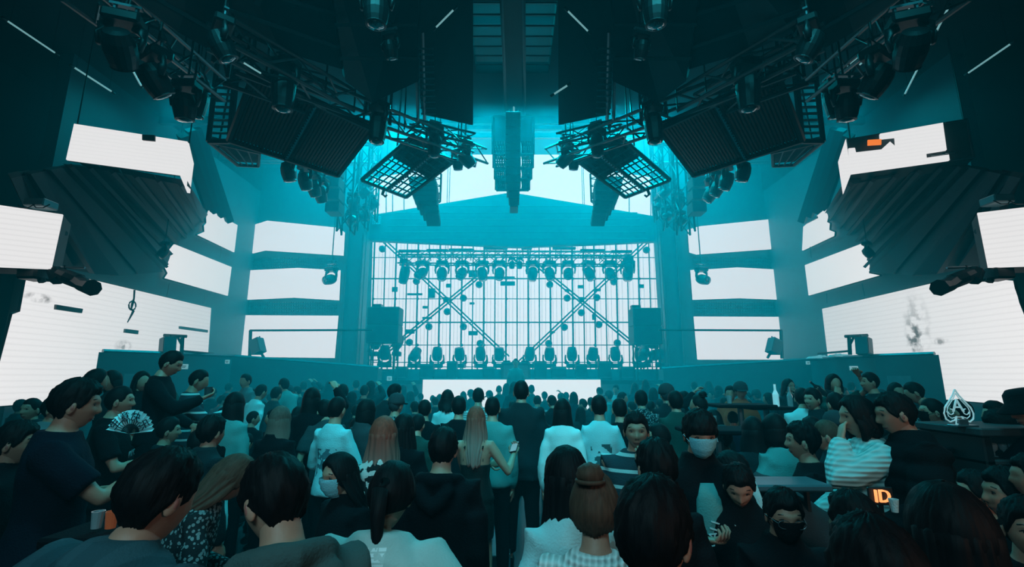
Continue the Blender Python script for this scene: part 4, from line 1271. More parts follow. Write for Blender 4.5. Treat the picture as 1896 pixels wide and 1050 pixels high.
PROTO = {}
def figure(la='down', ra='down', lean=0, roll=0, hyaw=0, hpitch=0, female=False, sit=0, top='sweat', voxel=.020, face=False, girth=1.0, skirt=False, short=False, tuck=0, step=0, seed=0, wrk=.006):
    """meshes of one figure (skin, top, trousers, shoes) plus the head's frame; facing +Y, unit scale"""
    key = (la, ra, lean, roll, hyaw, hpitch, female, sit, top, voxel, face, girth, skirt, short, tuck, step, seed)
    if key in PROTO: return PROTO[key]
    th = R(lean); ro = R(roll)
    hz = sit if sit else .93
    hip = V((0, 0, hz))
    up = V((math.sin(ro), math.sin(th) * math.cos(ro), math.cos(th) * math.cos(ro))).normalized()
    fw = V((0, math.cos(th), -math.sin(th)))
    xr = V((math.cos(ro), 0, -math.sin(ro)))
    def sp(h, y=0, x=0):
        # spine bends more in its upper half
        return hip + up * h + fw * y + xr * x
    dz0 = hip.z - .93
    sw = (.143 if female else .160) * girth
    g = girth
    rings = [(-.09, .145, .105, 0), (-.02, .165 if female else .155, .118, -.005), (.08, .140 if female else .145, .10, 0), (.16, .122 if female else .140, .094, .005),
             (.27, .138 if female else .150, .104, .008), (.36, .146 if female else .162, .104, 0), (.435, .138 if female else .156, .090, -.008), (.485, .108, .072, -.012), (.53, .066, .060, -.008)]
    def torso(infl, lo=None, hi=None, flare=0, z0=None):
        path, rad = [], []
        for h, rx, ry, yo in rings:
            if lo is not None and h < lo: continue
            if hi is not None and h > hi: continue
            path.append(sp(h, yo)); rad.append((rx * g + infl + flare * max(0, .2 - h), ry * g + infl + flare * .7 * max(0, .2 - h)))
        if lo is not None:
            path.insert(0, sp(lo, rings[1][3])); r0 = rad[0]; rad.insert(0, (r0[0] + flare * .05, r0[1] + flare * .05))
        return path, rad
    pt, rd = torso(0)
    D = MB().add(tube(pt, rd, 20, ref=xr))
    # neck
    hrot = Matrix.Rotation(R(-hyaw), 3, 'Z') @ Matrix.Rotation(R(hpitch) - th * .55, 3, 'X') @ Matrix.Rotation(ro * .6, 3, 'Y')
    nb = sp(.49, -.012); hc0 = sp(.575, .004) ; head_c = hc0 + hrot @ V((0, .020, .082))
    nk = .058 if not female else .050
    D.add(tube([nb, sp(.53, -.006), hc0 + hrot @ V((0, .006, 0)), head_c + hrot @ V((0, -.008, -.02))], [nk * 1.15, nk, nk * .95, nk * .8], 14))
    arms = []
    for sgn, a in ((-1, la), (1, ra)):
        tgt, hint, pn, curl = ARMS[a] if isinstance(a, str) else a
        S = sp(.435, -.01, sgn * sw)
        T0 = V((sgn * tgt[0], tgt[1], tgt[2] - .93))
        T = sp(T0.z, T0.y, T0.x) if a not in ('up', 'high', 'lap') else V((T0.x, T0.y + math.sin(th) * .4, T0.z + hz)) + (V((0, 0, 0)))
        if a == 'lap': T = V((sgn * .14, .30, hz + .16))
        H = V((sgn * hint[0], hint[1], hint[2]))
        E, W = ik(S, T, .285, .255, H)
        arms.append((sgn, S, E, W, V((sgn * pn[0], pn[1], pn[2])), curl))
        D.add(tube([sp(.42, -.01, sgn * sw * .5), S, S.lerp(E, .3), S.lerp(E, .75), E, E.lerp(W, .3), E.lerp(W, .8), W], [.05, .052 * g, .048 * g, .040, .037, .038, .028, .025], 12))
    legs = []
    for sgn in (-1, 1):
        h0 = hip + V((sgn * .088, 0, -.04))
        if sit:
            kz = max(.46, hz - .02) if hz < .62 else hz - .06
            K = V((sgn * .13, .42, kz)); A_ = V((sgn * .14, .42 if hz < .6 else .34, max(.08, kz - .42)))
        else:
            K = V((sgn * .10, .02 + step * .12 * sgn, .50)); A_ = V((sgn * .115, -.01 + step * .2 * sgn, .085))
        legs.append((sgn, h0, K, A_))
        D.add(tube([h0, h0.lerp(K, .3), h0.lerp(K, .8), K, K.lerp(A_, .3), K.lerp(A_, .8), A_], [.088, .082, .060, .054, .055, .040, .036], 12))
        D.add(capsule([A_ + V((0, -.02, -.04)), A_ + V((0, .07, -.045)), A_ + V((0, .15, -.055))], [.034, .034, .024], 8))
    skin = remesh((D.v, D.f), voxel, 2, 'body')
    sv, sf = mesh_vf(skin); bpy.data.meshes.remove(skin)
    mats = [0] * len(sf)
    fine = 1 if face or voxel <= .016 else 0
    hv, hf, hm = head_data(44 if face else (28 if fine else 18), 40 if face else (22 if fine else 14), female)
    k = len(sv); sv += [head_c + hrot @ p for p in hv]; sf += [tuple(i + k for i in q) for q in hf]; mats += hm
    B = MB(); bm_ = []
    for sgn in (-1, 1):     # ears
        e = ellipsoid((sgn * .073, -.006, -.006), (.009, .018, .032), 10, 8, Matrix.Rotation(R(-12), 3, 'X') @ Matrix.Rotation(sgn * R(-14), 3, 'Z'))
        B.add(([head_c + hrot @ p for p in e[0]], e[1])); bm_ += [0] * len(e[1])
        if fine:
            e = ellipsoid((sgn * .078, -.002, -.006), (.006, .009, .018), 8, 6)
            B.add(([head_c + hrot @ p for p in e[0]], e[1])); bm_ += [1] * len(e[1])
    if face:
        for sgn in (-1, 1):
            c = head_point(sgn * .38, .86, .10, female); c = V((sgn * .030, c.y - .0045, .012))
            e = ellipsoid(c, (.0125, .010, .0042), 12, 8); B.add(([head_c + hrot @ p for p in e[0]], e[1])); bm_ += [3] * len(e[1])
            e = ellipsoid(c + V((0, .0095, 0)), (.0068, .0035, .0048), 10, 6); B.add(([head_c + hrot @ p for p in e[0]], e[1])); bm_ += [2] * len(e[1])
            lid = tube([c + V((-.017, .007, .002)), c + V((-.007, .0125, .0085)), c + V((.007, .0125, .0085)), c + V((.017, .006, .002))], [.0012, .0022, .0022, .0012], 6)
            B.add(([head_c + hrot @ p for p in lid[0]], lid[1])); bm_ += [2] * len(lid[1])
            br = tube([c + V((-sgn * .019, .010, .024)), c + V((0, .012, .029)), c + V((sgn * .020, .002, .025))], [.0028, .0040, .0022], 6)
            B.add(([head_c + hrot @ p for p in br[0]], br[1])); bm_ += [2] * len(br[1])
            e = ellipsoid((sgn * .0085, head_point(0, 1, -.24, female).y - .013, -.0335), (.0042, .004, .0025), 6, 5); B.add(([head_c + hrot @ p for p in e[0]], e[1])); bm_ += [2] * len(e[1])
        ly = head_point(0, .87, -.5, female).y
        li = tube([V((-.021, ly - .010, -.0585)), V((-.010, ly + .001, -.0595)), V((.010, ly + .001, -.0595)), V((.021, ly - .010, -.0585))], [.0008, .0016, .0016, .0008], 5)
        B.add(([head_c + hrot @ p for p in li[0]], li[1])); bm_ += [2] * len(li[1])
    for sgn, S, E, W, pn, curl in arms:
        h = hand_data(W, (W - E), pn, -sgn, curl)
        B.add(h); bm_ += [0] * len(h[1])
    k = len(sv); sv += B.v; sf += [tuple(i + k for i in q) for q in B.f]; mats += bm_
    body = new_mesh('body', sv, sf, None, True)
    body.polygons.foreach_set('material_index', mats)

    # ---- garments
    G = MB()
    infl = {'tee': .015, 'sweat': .019, 'hoodie': .030, 'jacket': .025, 'puffer': .044, 'dress': .010, 'shirt': .017, 'coat': .028, 'knit': .032}[top]
    hem = {'tee': -.10, 'sweat': -.07, 'hoodie': -.10, 'jacket': -.07, 'puffer': -.14, 'dress': -.12, 'shirt': -.12, 'coat': -.16, 'knit': -.16}[top] + tuck
    if sit: hem = max(hem, -.06)
    hi = .49 if top != 'dress' else .31
    pt, rd = torso(infl, hem, hi, .12 if top in ('tee', 'shirt', 'knit') else .05)
    G.add(tube(pt, rd, 24, ref=xr))
    if top != 'dress':
        G.add(tube([sp(.42, -.01), sp(.45, -.01), sp(.485, -.012), sp(.505, -.011), sp(.54, -.009)], [(.150 * g + infl, .092 * g + infl), (.142 * g + infl, .088 * g + infl), (.112 * g + infl, .075 * g + infl), (.092 * g + infl * .8, .070 * g + infl * .8), (.069 * g + infl * .4, .064 * g + infl * .4)], 20, ref=xr))
        if top in ('jacket', 'puffer', 'coat'): G.add(tube([sp(.48, -.014), sp(.565, -.018)], [(.092, .084), (.080, .076)], 18, ref=xr))
        for sgn, S, E, W, pn, curl in arms:
            r0 = .052 * g + infl
            if top == 'tee' or short:
                M = S.lerp(E, .72)
                G.add(tube([sp(.42, -.01, sgn * sw * .4), S + up * .012, S.lerp(E, .3), M], [r0 * .95, r0, .046 * g + infl * 1.3, .044 * g + infl * 1.5], 14))
            else:
                cf = .030 + infl * .55
                G.add(tube([sp(.42, -.01, sgn * sw * .4), S + up * .012, S.lerp(E, .35), S.lerp(E, .8), E, E.lerp(W, .3), E.lerp(W, .8), W - (W - E).normalized() * .004],
                           [r0 * .95, r0, .046 * g + infl, .040 + infl, .038 + infl * 1.1, .040 + infl * 1.1, .032 + infl * .9, cf], 14))
    else:
        for sgn in (-1, 1):      # straps
            G.add(tube([sp(.28, .10, sgn * .09), sp(.40, .075, sgn * .085), sp(.455, -.01, sgn * .078), sp(.42, -.095, sgn * .082), sp(.30, -.105, sgn * .09)], [.013] * 5, 8))
    if top == 'hoodie':
        G.add(capsule([sp(.44, .10, -.055), sp(.485, .045, -.10), sp(.52, -.03, -.115), sp(.525, -.10, -.075), sp(.52, -.135, 0), sp(.525, -.10, .075), sp(.52, -.03, .115), sp(.485, .045, .10), sp(.44, .10, .055)], [.018, .024, .028, .034, .037, .034, .028, .024, .018], 12))
        G.add(capsule([sp(.47, -.13, -.085), sp(.42, -.145, -.04), sp(.39, -.155, 0), sp(.42, -.145, .04), sp(.47, -.13, .085)], [.034, .046, .048, .046, .034], 12))
    if skirt:
        path = [sp(.06, 0), sp(-.10, -.005), hip + V((0, 0, -.22)), hip + V((0, .005, -.36))]
        G.add(tube(path, [(.150, .115), (.180, .135), (.182, .14), (.178, .138)], 22, ref=xr))
    tm = remesh((G.v, G.f), max(voxel, .014) if top != 'dress' else .013, 1, 'top')
    if top == 'puffer':
        for v in tm.vertices:
            z = (v.co - hip).dot(up)
            v.co += v.normal * (.013 * abs(math.sin(z * PI / .085)) - .004)
        tm.update()
    wrinkle(tm, wrk, 7 if top != 'knit' else 9, seed, .8)
    tm.polygons.foreach_set('use_smooth', [True] * len(tm.polygons))
    # trousers
    T_ = MB()
    if not skirt:
        T_.add(tube([sp(.06), sp(-.02, -.005), hip + V((0, 0, -.08))], [(.155 * g + .012, .108 * g + .012), (.168 * g + .012, .122 * g + .012), (.165 * g + .01, .118 * g + .01)], 20, ref=xr))
        for sgn, h0, K, A_ in legs:
            T_.add(tube([h0 + V((0, 0, .02)), h0.lerp(K, .3), h0.lerp(K, .8), K, K.lerp(A_, .4), K.lerp(A_, .92)], [.098, .096, .078, .074, .066, .060], 14))
        pm = remesh((T_.v, T_.f), max(voxel, .018), 1, 'trousers'); wrinkle(pm, .005, 6, seed)
        pm.polygons.foreach_set('use_smooth', [True] * len(pm.polygons))
    else: pm = None
    shoes = MB()
    for sgn, h0, K, A_ in legs:
        shoes.add(capsule([A_ + V((0, -.035, -.035)), A_ + V((0, .07, -.042)), A_ + V((0, .17, -.052))], [(.042, .042), (.044, .042), (.036, .028)], 12, ref=(1, 0, 0)))
    sm = shoes.mesh('shoes', None, True)
    res = dict(body=body, top=tm, trousers=pm, shoes=sm, head_c=head_c, hrot=hrot, arms=arms, hip=hip, sp=sp, top_z=(head_c + hrot @ V((0, -.01, .118))).z + .018, up=up, xr=xr, fw=fw)
    PROTO[key] = res
    return res

def interp(tab, x):
    for (a, b), (c, d) in zip(tab, tab[1:]):
        if x <= c: return b + (d - b) * (x - a) / (c - a)
    return tab[-1][1]
HAIR = {}
def hair_mesh(style, L=.35, fine=True, seed=1, female=False):
    """hair in the head's frame. styles: short crop long bob bun pony curly fringe cap hat"""
    key = (style, L, fine, seed, female)
    if key in HAIR: return HAIR[key]
    na, nr = (84, 16) if fine else (30, 8)
    fem = style in ('long', 'bob', 'bun', 'pony')
    line = [(0, 60), (30, 58), (48, 64), (62, 84), (76, 98), (90, 90), (104, 104), (128, 130), (180, 140)]
    if style == 'fringe': line = [(0, 74), (30, 76), (52, 80), (66, 92), (78, 104), (90, 94), (104, 106), (128, 130), (180, 134)]
    if style in ('long', 'bob'): line = [(0, 48 if seed % 2 else 66), (30, 56), (50, 74), (62, 105), (90, 125), (180, 140)]
    if style in ('bun', 'pony'): line = [(0, 46), (30, 52), (55, 72), (72, 92), (90, 100), (110, 118), (180, 130)]
    thick = {'short': .014, 'crop': .009, 'fringe': .017, 'curly': .022, 'long': .013, 'bob': .016, 'bun': .012, 'pony': .014}.get(style, .016)
    d = MB(); v = []; f = []
    sd = seed * 7.3
    for i in range(na):
        az = 360 * i / na; a = az if az <= 180 else 360 - az
        end = R(interp(line, a))
        for j in range(nr + 1):
            u = j / nr; ph = end * (u if j else .02)
            dx, dy, dz = math.sin(ph) * math.sin(R(az)), math.sin(ph) * math.cos(R(az)), math.cos(ph)
            p = head_point(dx, min(dy, .99), dz, female)
            if dy > 0: p.y = min(p.y, dy * .096 + .006)
            taper = 1 if fem else (1 - .85 * ss(.42, .95, u) * ss(35, 75, a))
            t = thick * taper + .004
            nn = noise.noise(V((dx * 3 + sd, dy * 3, dz * 3)))
            t += thick * .35 * nn
            if fine:
                if style == 'curly': t += .010 * noise.noise(V((dx * 14 + sd, dy * 14, dz * 14)))
                elif fem: t += .0022 * math.sin(R(az) * 34 + 3 * nn) * min(1, u * 3)
                else: t += .011 * abs(noise.noise(V((dx * 11 + sd, dy * 11, dz * 6)))) + .004 * noise.noise(V((dx * 30, dy * 30 + sd, dz * 9)))
            if j >= nr - 2 and a < 60: t *= (.75, .45, 1)[j - nr + 2] if j < nr else 1
            if j == nr: t = -.003
            if style in ('fringe',) and a < 45 and j == nr - 1: t += .004
            v.append(p + V((dx, dy, dz)) * t)
    for i in range(na):
        for j in range(nr):
            a, b = i * (nr + 1) + j, ((i + 1) % na) * (nr + 1) + j
            f.append((a, b, b + 1, a + 1) if j else (a, b, b + 1, a + 1))
    d.add((v, f))
    if style in ('long', 'bob'):
        ns, nt_ = (64, 16) if fine else (24, 7)
        Lb = L if style == 'long' else .13
        outer, inner = [], []
        for i in range(ns + 1):
            s_ = i / ns
            for j in range(nt_ + 1):
                u = j / nt_
                a0 = lerp(58, 100 if style == 'long' else 62, min(1, u * 1.4))
                az = R(lerp(a0, 360 - a0, s_))
                hz_ = .02 - u * (Lb + .02 + (.035 * noise.noise(V((s_ * 9, sd, 0))) if j > nt_ * .6 else 0))
                rx = .088 + (.030 * ss(0, .5, u) if style == 'long' else .012 * math.sin(u * PI)) ; ry = .102 + .004 * u
                if style == 'bob': rx -= .018 * ss(.75, 1, u); ry -= .02 * ss(.75, 1, u)
                if style == 'long': rx -= .035 * ss(.6, 1, u)
                ripple = .0035 * math.sin(s_ * 60 + 4 * noise.noise(V((s_ * 6, u * 2, sd)))) if fine else 0
                rr = 1 + ripple / .1 + .05 * noise.noise(V((s_ * 5, u * 2.5, sd)))
                cy0 = -.006 - .035 * ss(.3, .9, u) * (style == 'long')
                outer.append(V((math.sin(az) * rx * rr, cy0 + math.cos(az) * ry * rr, hz_)))
                inner.append(V((math.sin(az) * (rx - .028), cy0 + math.cos(az) * (ry - .03), hz_ + (.0 if j else .03))))
        k = len(outer); w = nt_ + 1; ff = []
        for i in range(ns):
            for j in range(nt_):
                a = i * w + j; b = a + w
                ff.append((a, b, b + 1, a + 1)); ff.append((k + a, k + a + 1, k + b + 1, k + b))
            a = i * w + nt_; ff.append((a, a + w, k + a + w, k + a)); a = i * w; ff.append((a, k + a, k + a + w, a + w))
        for i in (0, ns):
            for j in range(nt_):
                a = i * w + j; q = (a, a + 1, k + a + 1, k + a); ff.append(q if i == 0 else tuple(reversed(q)))
        d.add((outer + inner, ff))
    if style == 'bun':
        c = V((-.01, -.055, .128)); e = ellipsoid(c, (.046, .044, .036), 22, 14)
        e = ([c + (p - c) * (1 + .10 * noise.noise(p * 40) + .06 * math.sin(p.x * 260 + p.z * 180)) for p in e[0]], e[1])
        d.add(e); d.add(tube([c + V((.045 * math.cos(a), .043 * math.sin(a), -.022)) for a in [R(20 * i) for i in range(19)]], [.008] * 19, 6))
    if style == 'pony':
        b = V((0, -.10, .035))
        d.add(tube([b + V((0, .02, .0)), b, b + V((0, -.035, -.03)), b + V((.005, -.03, -.12)), b + V((.01, -.01, -.20)), b + V((.01, 0, -.20 - L * .4))], [.022, .020, .030, .026, .018, .004], 12))
    if style == 'cap':
        d.add(lathe([(.098, .0), (.101, .03), (.094, .075), (.070, .115), (.03, .135), (.004, .138)], 20, (0, 0, 1), (0, -.004, .018)))
        d.add(tube([(0, .07, .030), (0, .13, .022), (0, .165, .012)], [(.075, .008), (.068, .007), (.030, .005)], 14, ref=(1, 0, 0)))
    if style == 'hat':
        d.add(lathe([(.158, -.020), (.160, -.012), (.105, .035), (.098, .09), (.075, .118), (.004, .122)], 24, (0, 0, 1), (0, -.004, .025)))
    me = d.mesh('hair', None, True)
    HAIR[key] = me
    return me

def hair_mat(name, col, tip=None, rough=.62):
    if name in MATS: return MATS[name]
    m = mat(name, col, rough, var=.4, vscale=3, spec=.12)
    n, l = m.node_tree.nodes, m.node_tree.links
    b = n['Principled BSDF']
    tc = [x for x in n if x.type == 'TEX_COORD'][0]
    mp = n.new('ShaderNodeMapping'); mp.inputs['Scale'].default_value = (90, 90, 5)
    nz = n.new('ShaderNodeTexNoise'); nz.inputs['Scale'].default_value = 1.0
    l.new(tc.outputs['Object'], mp.inputs[0]); l.new(mp.outputs[0], nz.inputs['Vector'])
    mx = n.new('ShaderNodeMix'); mx.data_type = 'RGBA'
    mx.inputs[6].default_value = tuple(c * .45 for c in col) + (1,); mx.inputs[7].default_value = tuple(min(1, c * 1.7) for c in col) + (1,)
    l.new(nz.outputs['Fac'], mx.inputs[0])
    last = mx.outputs[2]
    if tip:
        sx = n.new('ShaderNodeSeparateXYZ'); l.new(tc.outputs['Object'], sx.inputs[0])
        mr = n.new('ShaderNodeMapRange'); mr.inputs[1].default_value = .05; mr.inputs[2].default_value = -.22
        l.new(sx.outputs['Z'], mr.inputs[0])
        m2 = n.new('ShaderNodeMix'); m2.data_type = 'RGBA'; l.new(mr.outputs[0], m2.inputs[0]); l.new(last, m2.inputs[6]); m2.inputs[7].default_value = tuple(tip) + (1,)
        last = m2.outputs[2]
    for q in list(b.inputs['Base Color'].links): l.remove(q)
    l.new(last, b.inputs['Base Color'])
    bp = n.new('ShaderNodeBump'); bp.inputs['Strength'].default_value = .5; bp.inputs['Distance'].default_value = .004
    l.new(nz.outputs['Fac'], bp.inputs['Height']); l.new(bp.outputs[0], b.inputs['Normal'])
    return m
def cloth(name, col, pattern=None, col2=(0, 0, 0), rough=.85, sc=1.0, bump=.35):
    if name in MATS: return MATS[name]
    m = mat(name, col, rough, var=.16, vscale=9, bump=bump, bscale=120, spec=.10)
    if not pattern: return m
    n, l = m.node_tree.nodes, m.node_tree.links
    b = n['Principled BSDF']; tc = [x for x in n if x.type == 'TEX_COORD'][0]
    base = b.inputs['Base Color'].links[0].from_socket
    def M(op, a, c=None):
        q = n.new('ShaderNodeMath'); q.operation = op
        for i, x in enumerate((a, c)):
            if x is None: continue
            if isinstance(x, (int, float)): q.inputs[i].default_value = x
            else: l.new(x, q.inputs[i])
        return q.outputs[0]
    sx = n.new('ShaderNodeSeparateXYZ'); l.new(tc.outputs['Object'], sx.inputs[0])
    X, Y, Z = sx.outputs
    if pattern == 'stripes':
        fac = M('GREATER_THAN', M('FRACT', M('MULTIPLY', Z, 11 * sc)), .78)
    elif pattern == 'knit':
        fac = M('MULTIPLY', M('ADD', M('SINE', M('MULTIPLY', Z, 330 * sc)), M('SINE', M('MULTIPLY', X, 300 * sc))), .4)
        fac = M('ADD', fac, .5)
        bp = n.new('ShaderNodeBump'); bp.inputs['Strength'].default_value = .9; bp.inputs['Distance'].default_value = .006
        l.new(fac, bp.inputs['Height']); l.new(bp.outputs[0], b.inputs['Normal'])
        fac = M('MULTIPLY', M('SUBTRACT', 1.0, fac), .55)
    elif pattern == 'plaid':
        fac = M('MULTIPLY', M('ADD', M('GREATER_THAN', M('FRACT', M('MULTIPLY', Z, 10 * sc)), .6), M('GREATER_THAN', M('FRACT', M('MULTIPLY', X, 10 * sc)), .6)), .45)
    elif pattern in ('blotch', 'backprint', 'floral'):
        vo = n.new('ShaderNodeTexNoise' if pattern != 'floral' else 'ShaderNodeTexVoronoi'); vo.inputs['Scale'].default_value = 16 * sc
        if pattern != 'floral': vo.inputs['Detail'].default_value = 5
        l.new(tc.outputs['Object'], vo.inputs['Vector'])
        fac = M('GREATER_THAN', vo.outputs[0], .50) if pattern != 'floral' else M('LESS_THAN', vo.outputs['Distance'], .42)
        if pattern == 'backprint':
            box = M('MULTIPLY', M('LESS_THAN', M('ABSOLUTE', X), .10), M('LESS_THAN', M('ABSOLUTE', M('SUBTRACT', Z, 1.14)), .12))
            fac = M('MULTIPLY', fac, box)
    elif pattern == 'textblock':
        vo = n.new('ShaderNodeTexNoise'); vo.inputs['Scale'].default_value = 60
        mp = n.new('ShaderNodeMapping'); mp.inputs['Scale'].default_value = (1, 1, .12); l.new(tc.outputs['Object'], mp.inputs[0]); l.new(mp.outputs[0], vo.inputs['Vector'])
        ln = M('GREATER_THAN', M('FRACT', M('MULTIPLY', Z, 70)), .35)
        st = M('GREATER_THAN', vo.outputs[0], .45)
        box = M('MULTIPLY', M('LESS_THAN', M('ABSOLUTE', X), .052), M('LESS_THAN', M('ABSOLUTE', M('SUBTRACT', Z, 1.32)), .125))
        box = M('MULTIPLY', box, M('LESS_THAN', Y, 0.0))
        fac = M('MULTIPLY', M('ADD', M('MULTIPLY', M('MULTIPLY', ln, st), .75), .15), box)
    elif pattern == 'collar':
        fac = M('MULTIPLY', M('GREATER_THAN', Z, 1.42), 1.0)
    elif pattern == 'sidestripe':
        wv = n.new('ShaderNodeTexNoise'); wv.inputs['Scale'].default_value = 45; l.new(tc.outputs['Object'], wv.inputs['Vector'])
        a = M('LESS_THAN', M('ABSOLUTE', M('SUBTRACT', Y, .0)), .052)
        c = M('GREATER_THAN', M('ADD', M('ABSOLUTE', Y), M('MULTIPLY', wv.outputs[0], .05)), .040)
        fac = M('MULTIPLY', M('MULTIPLY', a, c), M('GREATER_THAN', M('ABSOLUTE', X), .10))
    mx = n.new('ShaderNodeMix'); mx.data_type = 'RGBA'
    l.new(fac, mx.inputs[0]); l.new(base, mx.inputs[6]); mx.inputs[7].default_value = tuple(col2) + (1,)
    l.new(mx.outputs[2], b.inputs['Base Color'])
    return m
SKIN = mat('skin', (.36, .20, .14), .5, var=.1, vscale=20, bump=.1, bscale=90, spec=.35)
LIP = mat('lip_skin', (.30, .11, .09), .4, var=.1)
INK = mat('eye_and_brow', (.012, .010, .010), .3, var=.1)
EYEW = mat('eye_white', (.26, .24, .23), .2, var=.05)
HB = hair_mat('black_hair', (.003, .003, .004))
HBR = hair_mat('brown_hair', (.060, .035, .024))
HAU = hair_mat('auburn_hair', (.20, .045, .028), tip=(.22, .14, .12))
HGR = hair_mat('ashy_hair', (.08, .055, .045), tip=(.16, .13, .11))
HLB = hair_mat('light_brown_hair', (.17, .10, .07))
HAIRS = dict(black=HB, brown=HBR, auburn=HAU, ash=HGR, light=HLB)
CL = {
    'black': cloth('black_cloth', (.003, .004, .006)), 'navy': cloth('navy_cloth', (.004, .006, .014)), 'dark': cloth('dark_teal_cloth', (.008, .018, .022)),
    'charcoal': cloth('charcoal_cloth', (.030, .040, .045)), 'grey': cloth('grey_cloth', (.11, .15, .16)), 'pale': cloth('pale_cloth_lit_cyan', (.36, .56, .58)), 'teal': cloth('teal_cloth', (.07, .25, .25)),  # pale cloth: the cyan stage light is put into its colour
    'white': cloth('white_cloth_lit_cyan', (.44, .68, .70)), 'green': cloth('deep_green_cloth', (.012, .045, .040)), 'denim': cloth('denim_cloth', (.035, .06, .09)),  # white cloth coloured cyan, as the stage light would tint it
    'stripe': cloth('striped_cloth', (.02, .035, .045), 'stripes', (.35, .5, .5)), 'pstripe': cloth('pale_striped_cloth', (.35, .45, .46), 'stripes', (.04, .07, .08), sc=3),
    'plaid': cloth('plaid_cloth', (.018, .055, .070), 'plaid', (.030, .085, .105)), 'knit': cloth('knitted_wool', (.72, .76, .75), 'knit', (.22, .27, .27)),
    'text': cloth('pale_tee_with_text', (.42, .50, .48), 'textblock', (.78, .82, .82)), 'print': cloth('sweatshirt_print_lit_cyan', (.24, .54, .58), 'backprint', (.06, .14, .17)),  # the light sweatshirt's cyan base stands in for coloured light on it
    'paint': cloth('painted_shirt_lit_cyan', (.26, .56, .60), 'backprint', (.03, .09, .10), sc=.6), 'blotch': cloth('black_white_blotch', (.012, .016, .018), 'blotch', (.50, .52, .50), sc=1.3),  # light shirt: cyan light painted into the base, the dark picture is print
    'floral': cloth('dark_floral', (.012, .02, .024), 'floral', (.16, .24, .25), sc=3.4), 'track': cloth('side_striped_trousers', (.008, .01, .016), 'sidestripe', (.33, .55, .58)),
    'cream': cloth('cream_knit', (.34, .56, .56), 'knit', (.18, .36, .36), sc=.7), 'red': cloth('orange_red_cloth', (.45, .07, .03)), 'hood': cloth('grey_green_fleece', (.045, .085, .085)),
    'leather': cloth('black_leather', (.008, .012, .012), rough=.35),
}
MASKB = cloth('blue_face_mask', (.22, .62, .72)); MASKK = cloth('black_face_mask', (.006, .007, .009))
BENCHM = mat('bench_leather', (.010, .016, .018), .45, bump=.3)

def set_mats(o, ms):
    me = o.data
    while len(me.materials) < len(ms): me.materials.append(ms[len(me.materials)])
    for i, m in enumerate(ms):
        o.material_slots[i].link = 'OBJECT'; o.material_slots[i].material = m
def head_mask(parent, fg, m, female=False):
    v, f = [], []
    n1, n2 = 14, 8
    for j in range(n2 + 1):
        for i in range(n1 + 1):
            az = lerp(-62, 62, i / n1); el = lerp(.10, -1.02, j / n2)
            el = el + (.10 * (1 - abs(az) / 62)) * (j == 0)
            dx, dy, dz = math.sin(R(az)) * math.cos(el), math.cos(R(az)) * math.cos(el), math.sin(el)
            p = V((dx * .079, dy * .108 + .005, dz * .112))
            p += V((0, .003 * math.sin(j * PI / 1.3), 0))
            p.x *= 1 - .15 * j / n2
            v.append(p)
    w = n1 + 1
    for j in range(n2):
        for i in range(n1):
            a = j * w + i; f.append((a, a + w, a + w + 1, a + 1))
    k = len(v); v += [p * .96 for p in v]
    f += [tuple(x + k for x in reversed(q)) for q in list(f)]
    d = MB().add((v, f))
    for s in (-1, 1): d.add(tube([(s * .070, .06, -.01), (s * .082, .0, .005), (s * .084, -.016, -.01)], [.002] * 3, 4))
    mw = Matrix.Translation(fg['head_c']) @ fg['hrot'].to_4x4()
    return link('face_mask', d.mesh('face_mask', m, True), parent, mw=mw)

